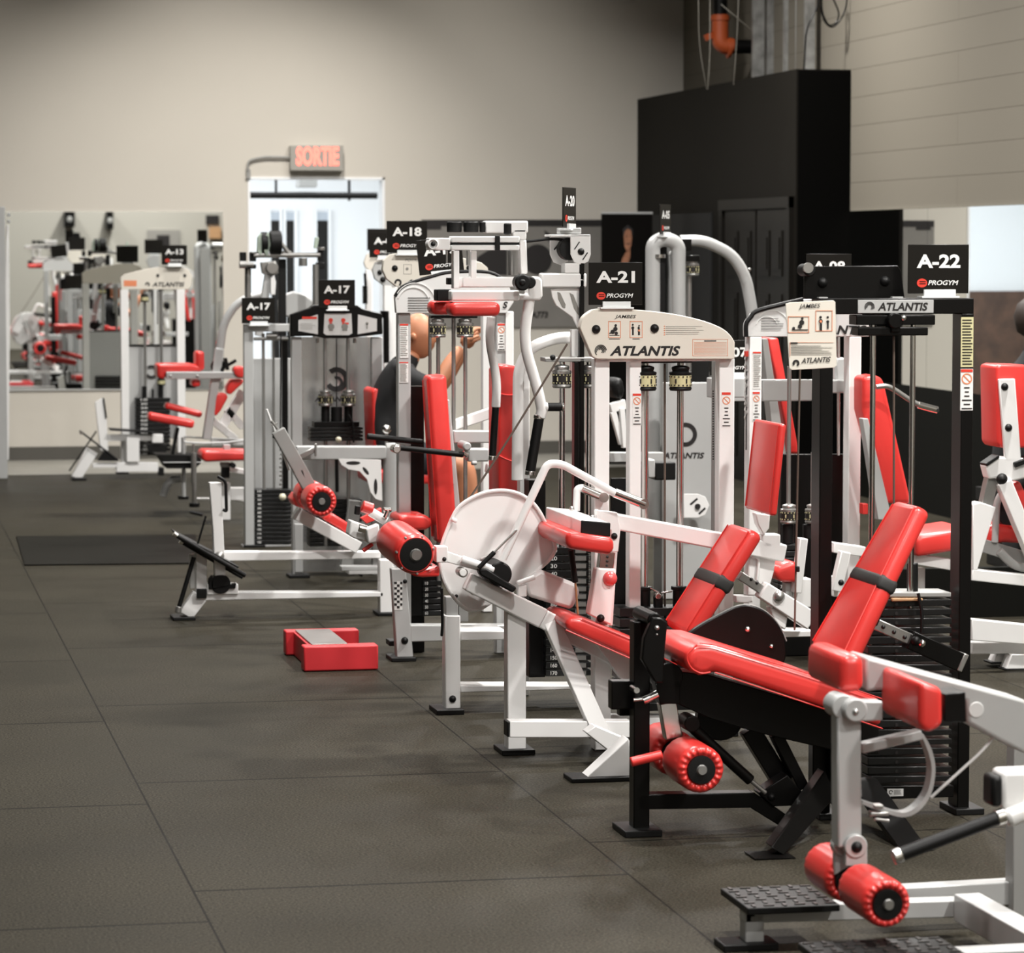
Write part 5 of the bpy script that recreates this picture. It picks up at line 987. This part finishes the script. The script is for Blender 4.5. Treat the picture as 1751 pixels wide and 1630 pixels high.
part('bench_frame', WHITE, beam((1030, 510), (1335, 560), 58, .08, .05), bevel=.004); part('bench_post', WHITE, rect(1040, 560, 1080, 1000, .06, .2))
# ================================================================ white machine at the right edge
use('Q', 12.75)
T = thing('leg_press_machine', 'white machine with red backrest cut by the right edge of the picture', 'gym machine', Vector((4.75, 12.8, 0)))
pad('backrest', plate([(415, 180), (440, 172), (560, 175), (640, 190), (640, 560), (440, 560), (422, 540)], .2), bevel=.02)
part('back_plate', WHITE, plate([(430, 240), (505, 238), (535, 625), (460, 625)], .02, -.02), bevel=.004); bolt(456, 276, 17, -.02); bolt(474, 466, 17, -.02)
part('pivot_block', WHITE, plate([(368, 640), (430, 600), (600, 612), (600, 690), (450, 725), (420, 700), (385, 705)], .08, -.02), bevel=.008); bolt(443, 705, 26, -.03)
part('edge_cap', RUBBER, beam((372, 640), (432, 598), 14, .08, -.03), beam((505, 640), (600, 605), 22, .08, -.04))
part('slider_tube', STEEL, beam((410, 670), (375, 830), 52, .05)); part('slider_sleeve', WHITE, plate([(308, 822), (345, 812), (416, 836), (330, 1130), (308, 1130)], .08, -.02), bevel=.004)
part('diagonal_arm', WHITE, beam((460, 720), (600, 1060), 62, .06, -.04)); pad('arm_pad', beam((510, 720), (620, 950), 40, .1, .05), bevel=.015); part('curved_frame', SILVER, tube([(410, 1000), (420, 800), (470, 740)], 16, .1, .3))
part('main_rail', WHITE, beam((305, 1150), (640, 1185), 50, .08, -.02), bevel=.004); part('lower_rail', WHITE, plate([(305, 1355), (640, 1390), (640, 1480), (305, 1455)], .06, -.1), bevel=.004); part('lower_rail', WHITE, rect(305, 1465, 640, 1520, .08, .05))
part('leg', WHITE, plate([(425, 1515), (480, 1515), (470, 1560), (405, 1560)], .08, .1), plate([(490, 1520), (640, 1520), (640, 1590), (465, 1590)], .08)); part('foot', RUBBER, rect(395, 1556, 475, 1566, .1, .08), rect(455, 1588, 640, 1598, .12, -.02)); part('grey_plate', GREY, beam((345, 1010), (640, 1100), 60, .05, .1), tube([(430, 1040), (500, 1110), (640, 1130)], 20, .05, .3)); part('seat_pad', RED, plate([(370, 930), (420, 915), (640, 940), (640, 1010), (460, 1000), (370, 1010)], .3, .1), bevel=.02, soft=True)
part('wheel', RUBBER, ycyl(500, 850, 80, .15, .2))
# ---- low black panel bank behind
use('J', 14.6); solo('black_partition', 'low black panel standing behind the machines on the right side', 'partition', LOWM, box(pp(560, 500).x, XR-.1, 14.6, 14.66, 0, pp(1300, 560).z), bevel=0)
# ---- upright at the left edge
use('M', 24.9); solo('grey_upright', 'slim grey upright cut by the left edge in front of the mirror', 'post', SILVER, rect(-60, 85, 52, 9000, .06), rect(78, 150, 110, 190, .05), rect(78, 225, 110, 260, .05)) 
solo('white_upright', 'white leaning bar beside the grey upright at the left edge', 'post', WHITE, plate([(70, 280), (95, 280), (105, 1260), (95, 2800), (20, 2800)], .06, .12))
# ================================================================ people
SKIN = mat('skin', (.50, .21, .11), .5, var=.06, vscale=10)
SHIRT = mat('black_cotton', (.012, .012, .013), .85, bump=.2)
PANTS = mat('dark_trousers', (.02, .02, .024), .85)
HAIR = mat('dark_hair', (.02, .012, .008), .6)
def skinned(name, m, chains, par, sub=2):
    """chains: list of [(x,y,z,r)...]; shared points are welded"""
    bm = bmesh.new(); lay = bm.verts.layers.skin.verify(); seen = {}
    def gv(p):
        k = tuple(round(c, 4) for c in p[:3])
        if k not in seen:
            v = bm.verts.new(Vector(p[:3])); v[lay].radius = (p[3], p[3]*(p[4] if len(p) > 4 else 1)); seen[k] = v
            if len(seen) == 1: v[lay].use_root = True
        return seen[k]
    for ch in chains:
        for a, b in zip(ch, ch[1:]):
            va, vb = gv(a), gv(b)
            try: bm.edges.new((va, vb))
            except ValueError: pass
    me = bpy.data.meshes.new(name); bm.to_mesh(me); bm.free(); me.materials.append(m)
    o = bpy.data.objects.new(name, me); COL.objects.link(o)
    if par: o.parent = par
    s = o.modifiers.new('skin', 'SKIN'); s.use_smooth_shade = True
    u = o.modifiers.new('sub', 'SUBSURF'); u.levels = sub; u.render_levels = sub
    return o
def clothed(name, mats, chains, par):
    """one continuous figure: chains of (x, y, z, r, flatness, material index of the limb piece that follows)"""
    segs = []
    for ch in chains:
        for a, b in zip(ch, ch[1:]): segs.append((Vector(a[:3]), Vector(b[:3]), a[5], (a[3]+b[3])/2))
    o = skinned(name, mats[0], [[p[:5] for p in ch] for ch in chains], None); bpy.context.view_layer.update()
    me = bpy.data.meshes.new_from_object(o.evaluated_get(bpy.context.evaluated_depsgraph_get()))
    bpy.data.objects.remove(o); me.name = name; me.materials.clear()
    for m in mats: me.materials.append(m)
    for f in me.polygons:
        c = f.center; best = None
        for a, b, k, r in segs:
            t = max(0, min(1, (c-a).dot(b-a)/max((b-a).length_squared, 1e-9))); d = (c-(a+(b-a)*t)).length/r
            if best is None or d < best[0]: best = (d, k)
        f.material_index = best[1]; f.use_smooth = True
    o = bpy.data.objects.new(name, me); COL.objects.link(o); o.parent = par; return o
def head(par, c, r, face, hair=None, m=None):
    """face = horizontal unit vector the head looks along"""
    f = Vector(face).normalized(); s = Vector((-f.y, f.x, 0)); V = []; Fc = []; n, k = 28, 20
    for i in range(k+1):
        ph = math.pi*i/k
        for j in range(n):
            th = 2*math.pi*j/n; d = math.sin(ph)*math.cos(th); e = math.sin(ph)*math.sin(th); z = math.cos(ph)
            x = d*r*.98; y = e*r*.78; zz = z*r*1.22
            if z < 0: x = x*(1+.28*z)+(-z)*r*.16*(1 if d > -.2 else 0); y *= 1+.35*z
            fr = max(0, d)
            x += r*.20*math.exp(-((z+.12)**2)/.012-(e**2)/.012)*fr                # nose
            x -= r*.07*math.exp(-((z-.08)**2)/.01)*math.exp(-((abs(e)-.33)**2)/.02)*fr   # eye sockets
            x += r*.05*math.exp(-((z-.22)**2)/.01-(e**2)/.15)*fr                    # brow
            x += r*.06*math.exp(-((z+.46)**2)/.004-(e**2)/.06)*fr                   # mouth
            x += r*.07*math.exp(-((z+.80)**2)/.02-(e**2)/.06)*fr                    # chin
            V.append(Vector(c)+f*x+s*y+Vector((0, 0, zz)))
    for i in range(k):
        for j in range(n): Fc.append((i*n+j, i*n+(j+1) % n, (i+1)*n+(j+1) % n, (i+1)*n+j))
    h = part('head', m or SKIN, (V, Fc), par=par, bevel=0, soft=True)
    for sd in (-1, 1):
        ec = Vector(c)+s*sd*r*.78+Vector((0, 0, -r*.02))-f*r*.05
        part('ear', SKIN, lathe(ec, ec+s*sd*r*.14+f*-.01, [(0, r*.16), (.5, r*.22), (1, r*.14)], 12), par=h, bevel=0, soft=True)
        part('eye', INK, lathe(Vector(c)+f*r*.84+s*sd*r*.32+Vector((0, 0, r*.10)), Vector(c)+f*r*.90+s*sd*r*.32+Vector((0, 0, r*.10)), [(0, r*.09), (1, r*.05)], 10), par=h, bevel=0)
    return h
use('B', 16.7)
hip = pp(880, 1330); T = thing('person', 'bald person in a black shirt seated behind the silver machine, arm raised to a handle', 'person', Vector((hip.x, 16.85, 0)))
off = T.location; yc = 16.45
def L(x, y, dy, r, q=1): p = pp(x, y, dy)-off; return (p.x, p.y, p.z, r, q)
pel = L(890, 1330, .15, .12, 1.2); ch = L(905, 1100, .15, .12, 1.15); sh = L(915, 920, .15, .105, 1.25); nk = L(960, 835, .15, .06); nh = L(1000, 770, .15, .058)
neck = L(985, 800, .15, .055)
shl = L(925, 900, -.06, .066); shr = L(925, 900, .36, .066)
ell = L(1130, 985, -.12, .048); elr = L(1150, 990, .36, .048); wrl = L(1270, 760, -.08, .030); wrr = L(1290, 770, .30, .030)
kn = L(1290, 1420, .0, .072); kn2 = L(1290, 1420, .34, .072); an = L(1330, 1860, .0, .042); an2 = L(1330, 1860, .34, .042); to = L(1420, 1925, .0, .035); to2 = L(1420, 1925, .34, .035)
hl = L(900, 1380, .05, .10); hr = L(900, 1380, .26, .10)
def M(p, k): return (*p[:5], k)
sl1 = L(1015, 955, -.1, .056); sl2 = L(1020, 958, .37, .056); nk = L(950, 860, .15, .075); n2 = L(985, 815, .15, .055); nh = L(1000, 780, .15, .053)
pel = L(890, 1330, .15, .15, 1.2); ch = L(905, 1100, .15, .155, 1.15); sh = L(915, 935, .15, .13, 1.25); shl = L(935, 915, -.04, .075); shr = L(935, 915, .34, .075)
th1 = L(1160, 1405, .01, .085); th2 = L(1160, 1405, .31, .085)
body = clothed('body', [SKIN, SHIRT, PANTS], [[M(pel, 1), M(ch, 1), M(sh, 1), M(nk, 0), M(n2, 0), M(nh, 0)], [M(sh, 1), M(shl, 1), M(sl1, 0), M(ell, 0), M(L(1200, 860, -.1, .042), 0), M(wrl, 0)], [M(sh, 1), M(shr, 1), M(sl2, 0), M(elr, 0), M(L(1220, 870, .33, .042), 0), M(wrr, 0)],
    [M(pel, 2), M(hl, 2), M(th1, 0), M(kn, 0), M(L(1300, 1620, .0, .058), 0), M(an, 0), M(to, 0)], [M(pel, 2), M(hr, 2), M(th2, 0), M(kn2, 0), M(L(1300, 1620, .34, .058), 0), M(an2, 0), M(to2, 0)]], T)
def hand(w, el, name='hand', m=SKIN):
    """palm, four curled fingers and a thumb around a vertical grip"""
    w = Vector(w[:3]); d = (w-Vector(el[:3])).normalized(); g = Vector((0, 1, 0)); f = Vector((1, 0, 0)); ch = []
    palm = w+d*.05; ch.append([(*w, .026), (*palm, .030, 1.3), (*(palm+d*.03), .028, 1.3)])
    for i in range(4):
        b = palm+d*.035*1+g*(-.033+.022*i); a1 = b+d*.030+f*.012; a2 = a1+f*.03+d*.002; a3 = a2-d*.026+f*.002*i
        ch.append([(*(palm+d*.03), .028, 1.3), (*b, .011), (*a1, .0095), (*a2, .009), (*a3, .008*(1-.05*i))])
    t = palm-g*.04; ch.append([(*palm, .030, 1.3), (*t, .012), (*(t+f*.03+d*.012), .010), (*(t+f*.05+d*.022+g*.012), .009)])
    return skinned(name, m, ch, T, 1)
hand(wrl, ell); hand(wrr, elr)
hc = pp(1028, 700, .15); head(T, hc, .098, (.93, -.37, 0))
for d in (0, .34):
    s = pp(1360, 1925, d); part('shoe', PANTS, lathe(Vector((s.x-.11, s.y, .052)), Vector((s.x+.15, s.y, .048)), [(0, .02), (.06, .042), (.3, .048), (.7, .042), (.94, .03), (1, .012)], 16), par=T, bevel=0, soft=True)
use('B', 16.7); T = thing('exercise_seat', 'red seat and backrest that carry the seated bald person', 'gym seat', Vector((hip.x-.1, 16.9, 0)))
pad('backrest', plate([(768, 1010), (790, 990), (812, 1000), (850, 1350), (780, 1360)], .3, .05), bevel=.03); pad('seat', plate([(740, 1440), (1230, 1470), (1230, 1530), (740, 1520)], .34, -.02), bevel=.02); part('seat_post', WHITE, rect(860, 1530, 930, 2010, .08, .1)); part('base_rail', WHITE, rect(640, 1990, 1300, 2030, .1, .1))
use('O', 15.2)
# person at the right edge, behind
use('Z', 16.9)
T = thing('person', 'seated person in black with dark tied-up hair, cut by the right picture edge', 'person', Vector((pp(1760, 900).x, 16.9, 0))); off = T.location
ps = [L(1765, 815, 0, .16, 1.1), L(1763, 740, 0, .14, 1.1), L(1762, 655, 0, .15, 1.2), L(1768, 598, 0, .055), L(1770, 580, 0, .05)]
b2 = skinned('body', SHIRT, [ps, [ps[2], L(1724, 662, .0, .066), L(1708, 800, .0, .045), L(1740, 880, -.05, .032)], [ps[2], L(1810, 662, .0, .062), L(1822, 800, .0, .045), L(1800, 880, -.05, .032)], [ps[0], L(1738, 818, -.1, .085), L(1728, 820, -.45, .062), L(1728, 930, -.47, .048), L(1728, 980, -.47, .036), L(1726, 985, -.58, .03)], [ps[0], L(1795, 818, -.1, .085), L(1800, 820, -.45, .062), L(1800, 930, -.47, .048), L(1800, 980, -.47, .036), L(1800, 985, -.58, .03)]], T)
hc = pp(1768, 548); h = head(T, hc, .10, (.3, .95, 0)); 
part('hair', HAIR, lathe(hc+Vector((0, 0, -.09)), hc+Vector((0, 0, .135)), [(0, .05), (.12, .092), (.5, .112), (.8, .092), (.95, .05), (1, .01)], 24), lathe(hc+Vector((-.02, -.06, .10)), hc+Vector((-.03, -.12, .16)), [(0, .03), (.5, .05), (1, .02)], 16), par=h, bevel=0, soft=True)

c = pp(1768, 860); solo('flat_bench', 'black bench under the seated person at the right edge', 'bench', RUBBER, box(c.x-.25, c.x+.3, 16.62, 17.15, .36, .43), box(c.x-.2, c.x-.14, 16.7, 17.1, .003, .36), box(c.x+.18, c.x+.24, 16.7, 17.1, .003, .36))
